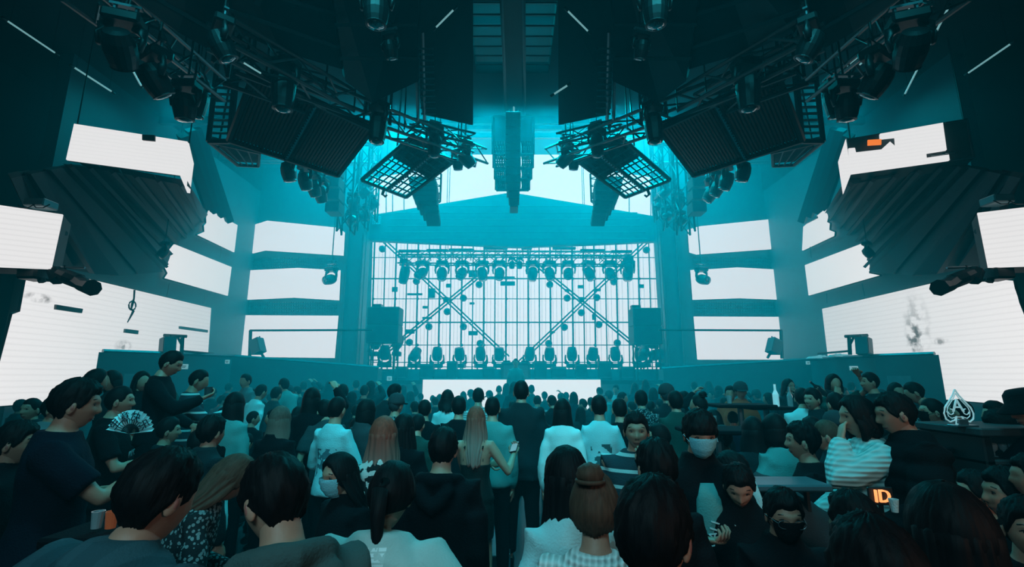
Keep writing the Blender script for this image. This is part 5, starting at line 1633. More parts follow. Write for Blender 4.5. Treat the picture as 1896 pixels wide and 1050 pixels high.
LAND = []     # (px, py, Y, short name) of persons worth naming in other labels
PEOPLE = []
def person(px, py, Y, label, rz=0, hair='short', hc='black', top='sweat', tc='dark', bc='black', L=.35, group=None, s=None, mask=None, fine=None, podium=True, hseed=1, short=None, dx=0, **kw):
    """a person whose head top stands at photo pixel (px, py) at depth Y; facing rz degrees (0 = to the stage)"""
    fem = kw.get('female', hair in ('long', 'bob', 'bun', 'pony'))
    kw['female'] = fem
    if fine is None: fine = Y < 4.2
    kw.setdefault('voxel', .015 if Y < 3.3 else (.020 if Y < 5 else .028))
    p = P(px, py, Y)
    want = p.z
    base = s or (1.0 if not fem else .97)
    nat = 1.745 * base
    sit = 0; bz = 0
    if kw.get('sit') is None: kw.pop('sit', None)
    lean = kw.get('lean', 0)
    if want < 1.50 and lean < 25 and 'sit' not in kw:
        # seated on a stool of the height the photo implies
        sc_ = base * .97; hz = max(.42, min(.80, want / sc_ - .815))
        kw['sit'] = round(hz * 20) / 20
    fg = figure(top=top, **kw)
    tz = fg['top_z']
    sc_ = base
    if kw.get('sit'):
        sc_ = max(.86, min(1.12, want / tz)); 
    else:
        sc_ = max(.90 * base, min(1.10 * base, want / tz))
    bz = max(0.0, want - tz * sc_)
    hx = fg['head_c'].x * sc_; hy = fg['head_c'].y * sc_
    a = R(rz)
    t = thing('person', label, 'person', (p.x - (hx * math.cos(a) - hy * math.sin(a)), p.y - (hx * math.sin(a) + hy * math.cos(a)), bz), a, group)
    t.scale = (sc_, sc_, sc_)
    b = link('body', fg['body'], t); set_mats(b, [SKIN, LIP, INK, EYEW])
    o = link('top', fg['top'], t); o.name = {'dress': 'dress', 'tee': 'tee_shirt', 'hoodie': 'hooded_sweatshirt', 'jacket': 'jacket', 'puffer': 'padded_jacket', 'shirt': 'shirt', 'coat': 'coat', 'knit': 'knitted_sweater'}.get(top, 'sweatshirt')
    set_mats(o, [CL[tc]])
    if fg['trousers']:
        q = link('trousers', fg['trousers'], t); set_mats(q, [CL[bc]])
    q = link('shoes', fg['shoes'], t); set_mats(q, [CL['black']])
    mw = Matrix.Translation(fg['head_c']) @ fg['hrot'].to_4x4()
    if hair in ('cap', 'hat'):
        h = link('hair', hair_mesh('short', L, fine, hseed, fem), t, mw=mw); set_mats(h, [HAIRS[hc]])
        h = link(hair, hair_mesh(hair, L, fine, hseed, fem), t, mw=mw); set_mats(h, [CL['black'] if hair == 'hat' else CL['charcoal']])
    else:
        h = link('hair', hair_mesh(hair, L, fine, hseed, fem), t, mw=mw); set_mats(h, [HAIRS[hc]])
    if mask: head_mask(t, fg, mask, fem)
    if short: LAND.append((px, py, Y, short))
    PEOPLE.append((px, py, Y, t))
    if kw.get('sit'):
        stool((t.location.x, t.location.y), kw['sit'] * sc_ - .10, bz, Y, px)
    elif bz > .03:
        bench((t.location.x, t.location.y), bz, Y, px)
    t['fg_scale'] = sc_
    return t, fg
_stool = {}
STOOLS = []
def stool(xy, h, bz, Y, px=0):
    k = round(h, 2)
    if k not in _stool:
        seat = MB().add(lathe([(.15, 0), (.175, .015), (.175, .05), (.15, .065)], 16, (0, 0, 1), (0, 0, k - .065))).mesh('seat', BENCHM)
        lg = [MB().bar((sx * .10, sy * .10, k - .06), (sx * .17, sy * .17, 0), .014, 6).mesh('leg', STEEL) for sx, sy in ((-1, -1), (1, -1), (1, 1), (-1, 1))]
        _stool[k] = (seat, lg)
    seat, lg = _stool[k]
    t = thing('bar_stool', 'round dark leather bar stool hidden among the crowd under a seated person', 'stool', (xy[0], xy[1], bz), group='bar stools in the crowd')
    link('seat', seat, t)
    for m_ in lg: link('leg', m_, t)
    STOOLS.append((px, t))
BENCHES = []
def bench(xy, h, Y, px):
    t = thing('standing_block', 'low dark upholstered block hidden in the crowd under a standing person', 'platform', (xy[0], xy[1] + .06, 0), group='upholstered blocks in the crowd')
    BENCHES.append((px, t))
    MB().add(bevbox((0, 0, h * .5), (.56, .46, h), .02)).build('block', BENCHM, t)
    if h > .2: MB().add(bevbox((0, 0, h * .35), (.58, .48, .03), .01)).build('piping', BLACK, t)
def in_hand(t, fg, which, fwd=.075, n=.03):
    """world matrix-free local point in front of the palm of arm 0 (left) or 1 (right)"""
    sgn, S, E, W, pn, curl = fg['arms'][which]
    f = (W - E).normalized(); nn = (pn - f * pn.dot(f)).normalized()
    p = W + f * fwd + nn * n
    return Matrix.Translation(t.location) @ Matrix.Rotation(t.rotation_euler.z, 4, 'Z') @ Matrix.Scale(t.scale.x, 4) @ p, (Matrix.Rotation(t.rotation_euler.z, 3, 'Z') @ f), (Matrix.Rotation(t.rotation_euler.z, 3, 'Z') @ nn)
def phone(t, fg, which, label, lit=True):
    p, f, nn = in_hand(t, fg, which, .07, .028)
    o = thing('phone', label, 'phone', p)
    x = f.cross(nn)
    rot = Matrix((x, f, nn)).transposed()
    MB().add(([rot @ q for q in bevbox((0, 0, 0), (.072, .15, .009), .003)[0]], bevbox((0, 0, 0), (1, 1, 1))[1])).build('case', BLACK, o)
    MB().add(([rot @ q for q in box_data((0, 0, .0052), (.064, .138, .001))[0]], box_data((0, 0, 0), (1, 1, 1))[1])).build('screen', mat('phone_screen', (.1, .15, .16), .15, emit=(.5, .9, 1.0), estr=.25) if lit else GLASSY, o)
    return o

# ---------------------------------------------------------------- the near figures
T = {}
def pp(*a, **k):
    t, fg = person(*a, **k); return t, fg
pp(305, 826, 1.45, 'person seen from behind in a dark blue plaid jacket, large dark head at lower left', rz=-22, hair='short', top='jacket', tc='plaid', girth=1.42, lean=12, hpitch=-10, la='hip', ra='hip', short='man in the plaid jacket', voxel=.014)
pp(517, 838, 1.5, 'person in a grey-green hooded sweatshirt bowing the head to the left, back to us', rz=38, hair='short', top='hoodie', tc='hood', hpitch=-16, hyaw=-18, girth=1.08, lean=12, short='man in the hooded sweatshirt', voxel=.014, la='front', ra='front')
pp(728, 852, 1.95, 'person in a pale oversized tee with text down the back, dark tied hair', rz=-6, hair='pony', top='tee', tc='text', ra='hip', la='hip', girth=1.35, hpitch=-14, lean=10, short='woman in the pale tee with text', voxel=.013, L=.3, s=.96)
pp(822, 789, 2.9, 'person in a plain black top with a round dark head, left of the aisle', rz=-8, hair='short', top='hoodie', tc='black', hpitch=-8, girth=1.15, short='man in plain black')
pp(1048, 822, 2.05, 'person with very long straight black hair covering the whole back', rz=14, hair='long', L=.66, top='shirt', tc='pale', short='woman with hair to the waist', hseed=2, voxel=.015, girth=1.0)
pp(1099, 868, 1.75, 'person with brown hair in a high bun, wearing a chunky white knitted sweater', rz=-12, hair='bun', hc='brown', top='knit', tc='knit', la='front', ra='front', short='woman with the bun', voxel=.013, wrk=.004)
t7, fg7 = pp(1206, 876, 1.22, 'nearest person at lower right of centre, large dark cropped head, black tee', rz=-38, hair='short', top='tee', tc='black', girth=1.05, hpitch=-4, short='nearest man with the large dark head', voxel=.013, ra='phone', la='phone', face=True)
pp(1212, 811, 2.25, 'person in black with a dark rounded head between the striped-shirt face and the masked youth', rz=4, hair='curly', top='sweat', tc='black', girth=.85, short='dark shape before the masked youth')
t, fg = pp(1292, 756, 2.75, 'person facing us in a light blue face mask and an open black track jacket', rz=176, hair='fringe', top='jacket', tc='black', mask=MASKB, hpitch=-14, face=True, voxel=.014, ra='front', la='low_front', girth=1.0, short='youth in the light blue mask')
# white bands along the sleeves and a pale vest with lettering
for k in (0, 1):
    sgn, S, E, W, pn, c = fg['arms'][k]
    o_ = V((sgn, .1, .3)).normalized() * .078
    v = tube([S + o_ * 1.05, S.lerp(E, .5) + o_ * 1.0, E + V((sgn * .055, -.01, -.02)), E.lerp(W, .5) + V((sgn * .045, 0, -.035)), W + V((sgn * .03, 0, -.03))], [(.024, .008)] * 5, 8)
    MB().add(v).build('sleeve_stripe', CL['pale'], t, True)
vest = MB().add(tube([fg['sp'](.0, .115), fg['sp'](.2, .128), fg['sp'](.36, .118), fg['sp'](.43, .10)], [(.075, .02), (.075, .022), (.06, .02), (.035, .015)], 12, ref=fg['xr'])).build('vest', CL['teal'], t, True)
me = text_mesh('VALI', .062, .004, CL['white'])
c = fg['sp'](.21, .153)
link('lettering', me, t, mw=Matrix.Translation(c) @ Matrix.Rotation(PI, 4, 'Z') @ Matrix.Rotation(R(90), 4, 'X') @ Matrix.Rotation(R(75), 4, 'Z'))
t, fg = pp(1176, 759, 3.35, 'smiling broad-faced person looking at us in a dark striped shirt, hand at the chest', rz=168, hair='crop', top='tee', tc='stripe', la='chin', face=True, girth=1.25, hpitch=-4, voxel=.014, short='smiling man facing us')
t, fg = pp(1365, 856, 2.6, 'person looking down in a black varsity jacket with a letter H on the chest', rz=158, hair='short', top='jacket', tc='black', face=True, hpitch=-30, ra='front', la='front', voxel=.014, short='man in the varsity jacket')
me = text_mesh('H', .13, .005, CL['grey']); c = fg['sp'](.22, .150, -.06)
link('lettering', me, t, mw=Matrix.Translation(c) @ Matrix.Rotation(PI, 4, 'Z') @ Matrix.Rotation(R(90), 4, 'X'))
for k in range(3):
    for sg in (-1, 1):
        MB().add(tube([fg['sp'](.545 - k * .014, -.05, sg * (.088 + k * .004)), fg['sp'](.50 - k * .014, .04, sg * (.082 + k * .004)), fg['sp'](.44 - k * .018, .10, sg * (.035 + k * .004))], [.003] * 3, 5)).build('collar_stripe', CL['pale'], t)
t, fg = pp(1446, 911, 2.2, 'person facing us in thin glasses and a black face mask, lower right of centre', rz=172, hair='short', top='jacket', tc='black', face=True, hpitch=-12, mask=MASKK, voxel=.014, short='person in glasses and black mask')
gl = MB(); hr = fg['hrot']; hcn = fg['head_c']
for sg in (-1, 1):
    gl.add(tube([hcn + hr @ V((sg * .034 + .026 * math.cos(a), .104 - .006 * abs(math.cos(a)), .008 + .019 * math.sin(a))) for a in [R(24 * i) for i in range(16)]], [.0016] * 16, 5))
    gl.add(tube([hcn + hr @ V((sg * .060, .098, .012)), hcn + hr @ V((sg * .082, 0, .006))], [.0016] * 2, 5))
gl.add(tube([hcn + hr @ V((-.008, .106, .012)), hcn + hr @ V((.008, .106, .012))], [.0016] * 2, 5))
gl.build('glasses', STEEL, t)
pp(1572, 905, 1.95, 'person in deep green with cropped hair, behind the huge dark heads at lower right', rz=22, hair='short', top='sweat', tc='green', short='person in deep green', girth=1.05)
pp(1606, 948, 1.12, 'huge near-black head at the bottom right, left of the long-haired one', rz=8, hair='short', top='hoodie', tc='black', girth=1.15, short='huge dark head at the bottom right', voxel=.014)
pp(1745, 886, 1.32, 'huge near-black long-haired head and shoulders at the bottom right', rz=-10, hair='long', L=.45, top='coat', tc='black', girth=1.25, short='huge long-haired dark shape', voxel=.014, hseed=3)
pp(1892, 915, 1.9, 'person facing us, half cut off by the lower right corner of the picture', rz=150, hair='short', top='tee', tc='black', face=True, short='face cut off at the lower right', hpitch=-4, voxel=.014)
pp(1905, 838, 2.6, 'person in a pale teal tee at the right edge, seen from behind', rz=60, hair='short', top='tee', tc='teal', short='person in the pale teal tee', la='low_front', girth=1.15)
pp(1766, 876, 3.5, 'seated person in profile, first of the three seated faces from the padded jacket', rz=78, hair='bob', top='sweat', tc='black', face=True, sit=.55, voxel=.018, mask=MASKB)
pp(1800, 868, 3.2, 'seated person in profile, middle of the three seated faces below the bar', rz=72, hair='short', top='sweat', tc='black', face=True, sit=.50, voxel=.018)
pp(1855, 862, 2.75, 'seated person in profile, last of the three seated faces below the bar', rz=76, hair='short', top='jacket', tc='black', face=True, sit=.50, voxel=.016)
t, fg = pp(1652, 722, 3.05, 'tall person in a black padded jacket standing in profile at the right', rz=72, hair='crop', top='puffer', tc='black', face=True, hpitch=-12, la='low_front', ra='down', girth=1.12, short='man in the black padded jacket', voxel=.015)
t1 = t; fg1 = fg
t, fg = pp(1582, 730, 3.2, 'person with a dark bob in a loose cream knitted sweater, hand at the mouth', rz=80, hair='bob', top='knit', tc='cream', bc='black', la='face', ra='low_front', face=True, voxel=.015, short='woman in the cream sweater', hpitch=-6, hseed=1)
pp(1722, 735, 4.6, 'person in a dark suit jacket with a black mask, standing behind the padded jacket', rz=70, hair='crop', top='coat', tc='dark', mask=MASKK, face=True, short='man in the dark suit and mask')
t, fg = pp(1897, 722, 3.6, 'person in a dark bucket hat leaning on the bar at the right edge', rz=75, hair='hat', top='shirt', tc='navy', lean=22, la='reach', ra='reach', face=True, short='person in the bucket hat')
pp(1838, 742, 4.9, 'dark-haired person behind the spade sign, right of it', rz=60, hair='curly', top='sweat', tc='black')
pp(1852, 757, 4.1, 'person bent forward in a pale teal shirt behind the bar cabinet', rz=60, hair='short', top='shirt', tc='teal', lean=52, la='low_front', ra='low_front', short='bent person in teal behind the bar')
pp(1775, 738, 5.2, 'person with a dark cap-like hairdo just left of the spade sign', rz=20, hair='short', top='sweat', tc='dark')
# left side
t, fg = pp(149, 700, 2.7, 'tall person in a loose navy tee and side-striped trousers standing in profile at the left', rz=-55, hair='curly', top='tee', tc='navy', bc='track', ra='phone', la='front', female=False, face=True, girth=1.2, hpitch=-6, short='tall man in the navy tee', voxel=.014, hseed=1)
tL, fgL = t, fg
pp(38, 776, 2.9, 'person in a dark suit with an open pale collar at the left edge, in profile', rz=-68, hair='short', top='coat', tc='black', face=True, hpitch=-6, short='man in the suit at the left edge', la='low_front')
pp(433, 841, 2.65, 'person with loose dark hair bowed to the right, in a black sequinned top', rz=-60, hair='long', L=.3, hc='brown', top='shirt', tc='floral', lean=24, hpitch=-20, la='front', ra='front', short='bowed woman in sequins')
t, fg = pp(226, 712, 4.3, 'person in a black tee with a printed chest, in profile, holding an open pale fan', rz=-62, hair='crop', top='tee', tc='black', face=True, ra='front', la='low_front', short='person with the fan', girth=1.08)
tF, fgF = t, fg
t, fg = pp(319, 648, 5.0, 'tall dark person standing high in profile, holding a cup before the left balcony', rz=-72, hair='short', top='sweat', tc='black', hpitch=-22, ra='phone', la='low_front', face=True, short='dark man standing high with a cup')
tC, fgC = t, fg
t, fg = pp(370, 682, 5.8, 'person in a dark striped shirt looking at a phone near the left balcony', rz=-66, hair='crop', top='sweat', tc='stripe', hpitch=-14, ra='phone', la='front', short='man in the striped shirt')
phone(t, fg, 1, 'lit phone held by the person in the dark striped shirt')
pp(180, 681, 5.2, 'person bent under a pale shawl behind the tall navy tee', rz=-50, hair='long', L=.35, top='shirt', tc='teal', lean=24, short='bent woman with a pale shawl')
pp(210, 684, 6.0, 'long dark-haired person left of the left doorway, facing us', rz=160, hair='long', L=.3, top='jacket', tc='dark', face=True)
pp(265, 686, 6.2, 'dark hooded-looking person before the pale left doorway', rz=-120, hair='bob', top='jacket', tc='black')
pp(316, 772, 4.6, 'person with dark curls in profile at the feet of the man with the cup', rz=-62, hair='curly', top='sweat', tc='dark', face=True)
pp(396, 768, 3.8, 'person in a dark jacket with thick short hair, back to us, beside a pale sleeve', rz=-25, hair='curly', top='jacket', tc='dark', short='thick-haired man in the dark jacket')
pp(372, 792, 4.4, 'person in a white top mostly hidden by the thick-haired dark jacket', rz=20, hair='short', top='sweat', tc='white', sit=.6)
pp(62, 735, 5.4, 'person with a pale open collar far back at the left, under the big wall screen', rz=175, hair='crop', top='jacket', tc='dark', face=True)
pp(108, 729, 4.6, 'person with a pale collar right behind the tall navy tee', rz=-80, hair='short', top='jacket', tc='grey')
pp(437, 724, 5.2, 'person with long straight dark hair falling over a pale top, left of centre', rz=-10, hair='long', L=.5, top='shirt', tc='teal', short='long dark hair over a pale top')
pp(521, 750, 4.5, 'person with wavy brown highlighted hair and a black top, left of the light sweatshirt', rz=-14, hair='long', L=.34, hc='ash', top='jacket', tc='black', short='wavy brown-haired woman')
t, fg = pp(626, 732, 4.9, 'person in a light sweatshirt with a dark printed back, standing left of centre', rz=-16, hair='crop', top='sweat', tc='print', ra='low_front', la='low_front', short='man in the light printed sweatshirt', voxel=.018, girth=.9)
pp(603, 738, 5.6, 'person in grey bent forward, just left of the light printed sweatshirt', rz=35, hair='short', top='tee', tc='charcoal', lean=30, la='low_front', ra='low_front')
pp(579, 716, 5.6, 'person with long black hair left of a raised fist', rz=0, hair='long', L=.5, top='sweat', tc='black', ra='high', short='long black hair by the raised fist')
pp(632, 868 - 34, 3.1, 'seated person in a light blue mask looking left, low behind the hooded sweatshirt', rz=140, hair='long', L=.3, top='coat', tc='black', mask=MASKB, face=True, hpitch=-10, sit=.62, voxel=.016)
pp(712, 768, 3.3, 'person with straight reddish-brown hair over a black and white patterned blouse', rz=4, hair='long', L=.36, hc='auburn', top='shirt', tc='blotch', short='woman in the black and white blouse')
pp(749, 764, 4.1, 'person with long black hair right behind the black and white blouse', rz=0, hair='long', L=.4, top='sweat', tc='black')
t, fg = pp(882, 750, 4.75, 'person with long auburn hair in a black strappy dress, holding a phone out right', rz=-6, hair='long', L=.40, hc='auburn', top='dress', tc='leather', skirt=True, ra=((.34, .20, 1.26), (.5, -.3, -.9), (-.4, -.6, 1), .8), la='fold', step=.4, voxel=.014, fine=True, short='woman in the black strappy dress')
phone(t, fg, 1, 'dark phone held out by the woman in the strappy dress')
pp(912, 732, 5.3, 'person in a plain teal sweater right beside the strappy black dress', rz=-4, hair='crop', top='sweat', tc='teal', girth=1.1, short='man in the teal sweater')
pp(965, 702, 5.7, 'tallest person in a long dark coat in the middle of the crowd', rz=-3, hair='crop', top='coat', tc='dark', girth=1.15, s=1.05, short='tallest man in the dark coat')
pp(1041, 736, 5.2, 'person with waist-long black hair over a white shirt, right of centre', rz=-12, hair='long', L=.52, top='shirt', tc='white', short='long black hair over a white shirt', hseed=4)
pp(1108, 729, 5.2, 'person in a light shirt with a painted dark picture on the back', rz=-4, hair='crop', top='sweat', tc='paint', la='low_front', ra='low_front', girth=.9, short='man in the painted light shirt')
pp(1146, 735, 5.4, 'person in plain black right behind the painted light shirt', rz=0, hair='crop', top='sweat', tc='black')
pp(1218, 782, 4.6, 'person in profile with a pale face, low between the smiling man and the masked youth', rz=70, hair='short', top='sweat', tc='dark', face=True, sit=.7)
pp(1392, 769, 4.5, 'person with long dark hair and a dark top, left of the white-sleeved one', rz=-8, hair='long', L=.3, top='jacket', tc='dark', sit=.75, short='long dark hair right of the masked youth')
t, fg = pp(1481, 780, 3.7, 'person in profile in a black vest over a white sleeve, seated right of centre', rz=66, hair='curly', top='sweat', tc='black', face=True, short='black vest over a white sleeve', sit=.72)
pp(1432, 764, 4.4, 'person in a pale top with dark hair, behind the black vest over a white sleeve', rz=10, hair='bob', top='tee', tc='teal', sit=.72)
pp(1356, 836, 3.5, 'person in a grey jacket bent far forward over the low table', rz=60, hair='short', top='jacket', tc='charcoal', lean=58, la='low_front', ra='low_front', short='man bent over the table')
pp(1527, 776, 4.3, 'person with brown hair and pale highlights near the cream sweater, low', rz=60, hair='short', hc='brown', top='jacket', tc='dark', face=True, sit=.72)
pp(1543, 763, 5.0, 'person in a pale knitted cap beside the cream sweater', rz=60, hair='cap', top='jacket', tc='black', sit=.75)
pp(1500, 771, 4.9, 'dark round head between the black vest and the cream sweater', rz=10, hair='curly', top='jacket', tc='black', sit=.75)
t, fg = pp(1483, 717, 6.2, 'person in a pale tee with arms crossed, bending to talk, right of centre', rz=-30, hair='short', top='tee', tc='pale', ra='fold', la='fold', short='person in the pale tee with crossed arms', lean=12, hpitch=-10)
pp(1502, 718, 6.0, 'person in a dark coat facing the pale tee with crossed arms', rz=110, hair='curly', top='coat', tc='dark', face=True)
pp(1541, 691, 6.6, 'person with raised arms in a dark tee, before the right balcony', rz=175, hair='bob', top='tee', tc='green', la='high', ra='face', short='person with pale ear headband')
t, fg = pp(1608, 687, 6.3, 'person holding a bottle out to the left before the right balcony sign', rz=78, hair='crop', top='sweat', tc='dark', ra=((.05, .58, 1.50), (.5, -.3, -.8), (-1, 0, 0), .8), la='low_front', face=True, short='person holding the bottle out')
tB, fgB = t, fg
pp(1656, 706, 6.6, 'person with short dark hair before the pale right doorway', rz=180, hair='crop', top='sweat', tc='dark')
pp(1690, 706, 6.2, 'person bent forward in a dark patterned shirt beside the right doorway', rz=60, hair='short', top='shirt', tc='floral', lean=32, la='reach', ra='reach')
pp(1544, 724, 5.4, 'person in navy with a pale collar below the one with the ear headband', rz=5, hair='crop', top='sweat', tc='navy')
pp(955, 663, 14.6, 'small far person in a pale shirt at the dj console on the stage', rz=180, hair='crop', top='shirt', tc='teal', short='dj', voxel=.03, face=False)
pp(1370, 708, 7.8, 'person in a red and white cap near the right bar tables', rz=170, hair='cap', top='jacket', tc='red', short='person in the red cap')
pp(1351, 713, 8.0, 'person in an orange-red vest left of the red and white cap', rz=150, hair='short', top='jacket', tc='red')
pp(1458, 700, 8.2, 'person with long hair standing high in front of the right balcony, eating', rz=-160, hair='long', L=.25, top='jacket', tc='dark', face=True, la='face')
pp(485, 710, 8.4, 'person in a bright pale shirt bending before the left balcony', rz=-30, hair='crop', top='shirt', tc='white', lean=14)
pp(456, 691, 8.8, 'person in a pale-edged jacket standing high before the left balcony', rz=160, hair='short', top='jacket', tc='grey', la='front')
pp(527, 699, 9.2, 'person in a pale top leaning with an arm out before the left balcony', rz=60, hair='short', top='sweat', tc='teal', lean=20, ra='reach')
pp(731, 709, 7.0, 'person leaning right with a phone, left of the low stage panel', rz=-50, hair='short', top='sweat', tc='dark', lean=25, ra='phone', la='phone', short='leaning person left of the low panel')
pp(735, 730, 6.2, 'person in a dark cap and patterned shirt, below the leaning person', rz=-30, hair='cap', top='shirt', tc='floral')
pp(680, 737, 5.3, 'person with a dark bob and a pale-edged jacket, left of centre', rz=-35, hair='bob', top='jacket', tc='charcoal', short='dark bob with a pale-edged jacket')
pp(787, 738, 6.0, 'person in black carrying a dark backpack, below the left end of the low panel', rz=0, hair='crop', top='sweat', tc='black', short='backpack wearer')
pp(829, 720, 6.8, 'person in a pale shirt with a dark bag strap, before the low stage panel', rz=0, hair='long', L=.14, top='shirt', tc='pale', short='pale shirt with a dark strap')
pp(850, 733, 5.8, 'person with a big round dark head before the low panel, beside the striped shirt', rz=0, hair='curly', top='sweat', tc='black')
pp(886, 717, 7.2, 'person in a pale finely striped shirt before the low stage panel', rz=0, hair='short', top='shirt', tc='pstripe', short='finely striped pale shirt')
pp(1292, 729, 6.0, 'person with dark hair in a small topknot, above the masked youth', rz=60, hair='bun', top='sweat', tc='dark', short='small topknot')
pp(1186, 721, 6.6, 'person in a dark jacket with pale lettering across the shoulders', rz=-6, hair='short', top='jacket', tc='floral', short='dark jacket with pale lettering')
pp(1233, 712, 6.8, 'person in a knitted cap with pale headphones, right of the low panel', rz=0, hair='cap', top='jacket', tc='dark', short='knitted cap with headphones')
pp(1249, 722, 5.8, 'person in a dark green jacket right of the knitted cap', rz=0, hair='short', top='jacket', tc='green')

# small and far heads of the crowd: (px, py, head width px)
FAR = [(806, 734, 12), (814, 729, 10), (858, 724, 13), (872, 722, 10), (907, 724, 11), (924, 713, 12), (938, 709, 13), (984, 712, 13), (952, 706, 15), (1008, 725, 11), (1037, 727, 10), (1048, 726, 10),
       (1062, 725, 16), (1079, 737, 11), (1094, 735, 9), (995, 731, 18), (1022, 731, 20), (801, 733, 12), (779, 727, 13), (468, 719, 18), (513, 715, 20), (535, 714, 16), (551, 714, 15), (635, 711, 20),
       (676, 712, 17), (652, 724, 18), (487, 742, 18), (553, 751, 19), (507, 757, 16), (687, 704, 18), (701, 724, 15), (760, 724, 14), (768, 742, 15), (1152, 725, 18), (1209, 717, 16), (1266, 723, 22),
       (1127, 724, 14), (1330, 713, 14), (1318, 722, 14), (1422, 726, 18), (1400, 722, 15), (1440, 735, 17), (1340, 735, 18), (1385, 738, 17), (1515, 712, 15), (1560, 716, 16), (1575, 706, 14), (1630, 722, 17),
       (1700, 738, 20), (1758, 742, 19), (395, 718, 15), (412, 731, 16), (425, 708, 13), (500, 728, 14), (563, 706, 12), (590, 706, 12), (610, 704, 12), (660, 703, 12), (1175, 708, 12), (1195, 702, 11),
       (1285, 706, 12), (1300, 713, 13), (1312, 705, 11), (1358, 722, 12), (1472, 712, 13), (40, 741, 20), (88, 744, 19), (243, 734, 22), (285, 722, 20), (345, 729, 20), (290, 749, 24), (415, 752, 22), (470, 762, 24),
       (660, 748, 21), (722, 748, 22), (820, 745, 19), (1075, 752, 20), (1170, 742, 19), (1205, 741, 20), (1321, 757, 26), (1356, 760, 25), (1336, 790, 32), (1420, 800, 32), (1560, 745, 22), (1655, 748, 22), (1780, 765, 26),
       (455, 800, 34), (345, 800, 32), (250, 775, 30), (700, 716, 14), (747, 712, 13), (1110, 716, 12), (1140, 712, 12), (1222, 738, 18), (1375, 726, 15), (1450, 718, 14), (1595, 728, 18), (1740, 757, 24), (572, 772, 27), (660, 772, 27), (775, 765, 24), (1000, 752, 22), (950, 742, 19)]
POSES = [dict(), dict(hyaw=25), dict(hyaw=-25, hpitch=-10), dict(la='front', ra='front', hpitch=-18), dict(ra='phone', la='down'), dict(hyaw=50), dict(ra='high'), dict(la='low_front', ra='low_front', lean=8)]
COLW = {'black': 'black', 'dark': 'dark teal', 'navy': 'navy', 'charcoal': 'charcoal', 'grey': 'grey', 'teal': 'teal', 'pale': 'pale', 'white': 'white', 'green': 'deep green', 'denim': 'blue denim', 'stripe': 'striped', 'floral': 'dark patterned'}
used_labels = set()
rnd = random.Random(11)
def place(px, py):
    if py < 745 and 783 < px < 1112: return 'against the low white stage panel'
    if px < 175: return 'under the left wall screen'
    if px < 420: return 'before the left balcony'
    if px < 783: return 'left of the low stage panel'
    if px < 1112: return 'in the middle of the crowd'
    if px < 1290: return 'right of the low stage panel'
    if px < 1740: return 'before the right balcony'
    return 'under the right wall screen'
HN = {'short': 'short dark hair', 'crop': 'cropped dark hair', 'long': 'long dark hair', 'bob': 'a dark bob', 'curly': 'thick dark curls', 'bun': 'a dark topknot', 'pony': 'a ponytail', 'cap': 'a dark cap'}
far_groups = {}
for i, (px, py, w) in enumerate(FAR):
    Y = max(4.0, min(13.0, 168.0 / w))
    # keep people on the floor: bring high heads nearer
    z = P(px, py, Y).z
    if z < 1.52 and Y > 5.5: Y = max(5.5, (2.0 - 1.6) * 890 / max(1, py - 700))
    if abs(P(px, py, Y).x) > 9: continue
    hair = rnd.choice(['short', 'short', 'crop', 'crop', 'long', 'bob', 'curly', 'short', 'long', 'cap'])
    top = rnd.choice(['sweat', 'jacket'])
    tc = rnd.choice(['black', 'black', 'dark', 'dark', 'navy', 'charcoal', 'green', 'black', 'dark', 'teal' if i % 3 == 0 else 'black', 'grey' if i % 2 else 'navy', 'pale' if i % 4 == 0 else 'dark'])
    turned = rnd.random() < .22
    rz = rnd.choice([60, -60, 150, -140, 90]) if turned else rnd.uniform(-22, 22)
    pose = dict(rnd.choice(POSES))
    verb = ' with one arm raised' if pose.get('ra') == 'high' else ''
    # keep bodies from standing in one another
    for _ in range(14):
        q0 = P(px, py, Y)
        if all((q0.x - o_.location.x) ** 2 + (q0.y - o_.location.y) ** 2 > .19 for *_x, o_ in PEOPLE): break
        Y += .22
    # position told by a neighbour that has a name of its own
    best = sorted(LAND, key=lambda q: (q[0] - px) ** 2 + (1.5 * (q[1] - py)) ** 2)
    lab = None
    for q in best[:6]:
        ddx, ddy = px - q[0], py - q[1]
        if Y > q[2] + .4 and abs(ddx) < 14: rel = 'right behind'
        elif Y > q[2] + .4: rel = 'farther back, left of' if ddx < 0 else 'farther back, right of'
        elif Y < q[2] - .4: rel = 'nearer to us, left of' if ddx < 0 else 'nearer to us, right of'
        else: rel = 'beside and left of' if ddx < 0 else 'beside and right of'
        cand = '%s-clad person%s, %s, %s the %s' % (COLW[tc], verb, HN[hair], rel, q[3])
        if len(cand.split()) > 16: cand = '%s-clad person, %s the %s' % (COLW[tc], rel, q[3])
        if len(cand.split()) > 16: cand = '%s-clad person, %s the %s' % (COLW[tc], rel.replace('farther back, ', 'back '), q[3])
        if cand not in used_labels:
            lab = cand; break
    used_labels.add(lab)
    Yq = Y
    person(px, py, Yq, lab, rz=rz, hair=hair, top=top, tc=tc, L=.3, group='standing crowd ' + place(px, py), hseed=1 + i % 2, voxel=.030, fine=False, **pose)

for lst, nm in ((STOOLS, 'dark round bar stool in the crowd, %s stool from the left'), (BENCHES, 'low dark upholstered block under a standing person, %s block from the left')):
    for i, (x_, o_) in enumerate(sorted(lst, key=lambda q: q[0])): o_['label'] = nm % ordinal(i)

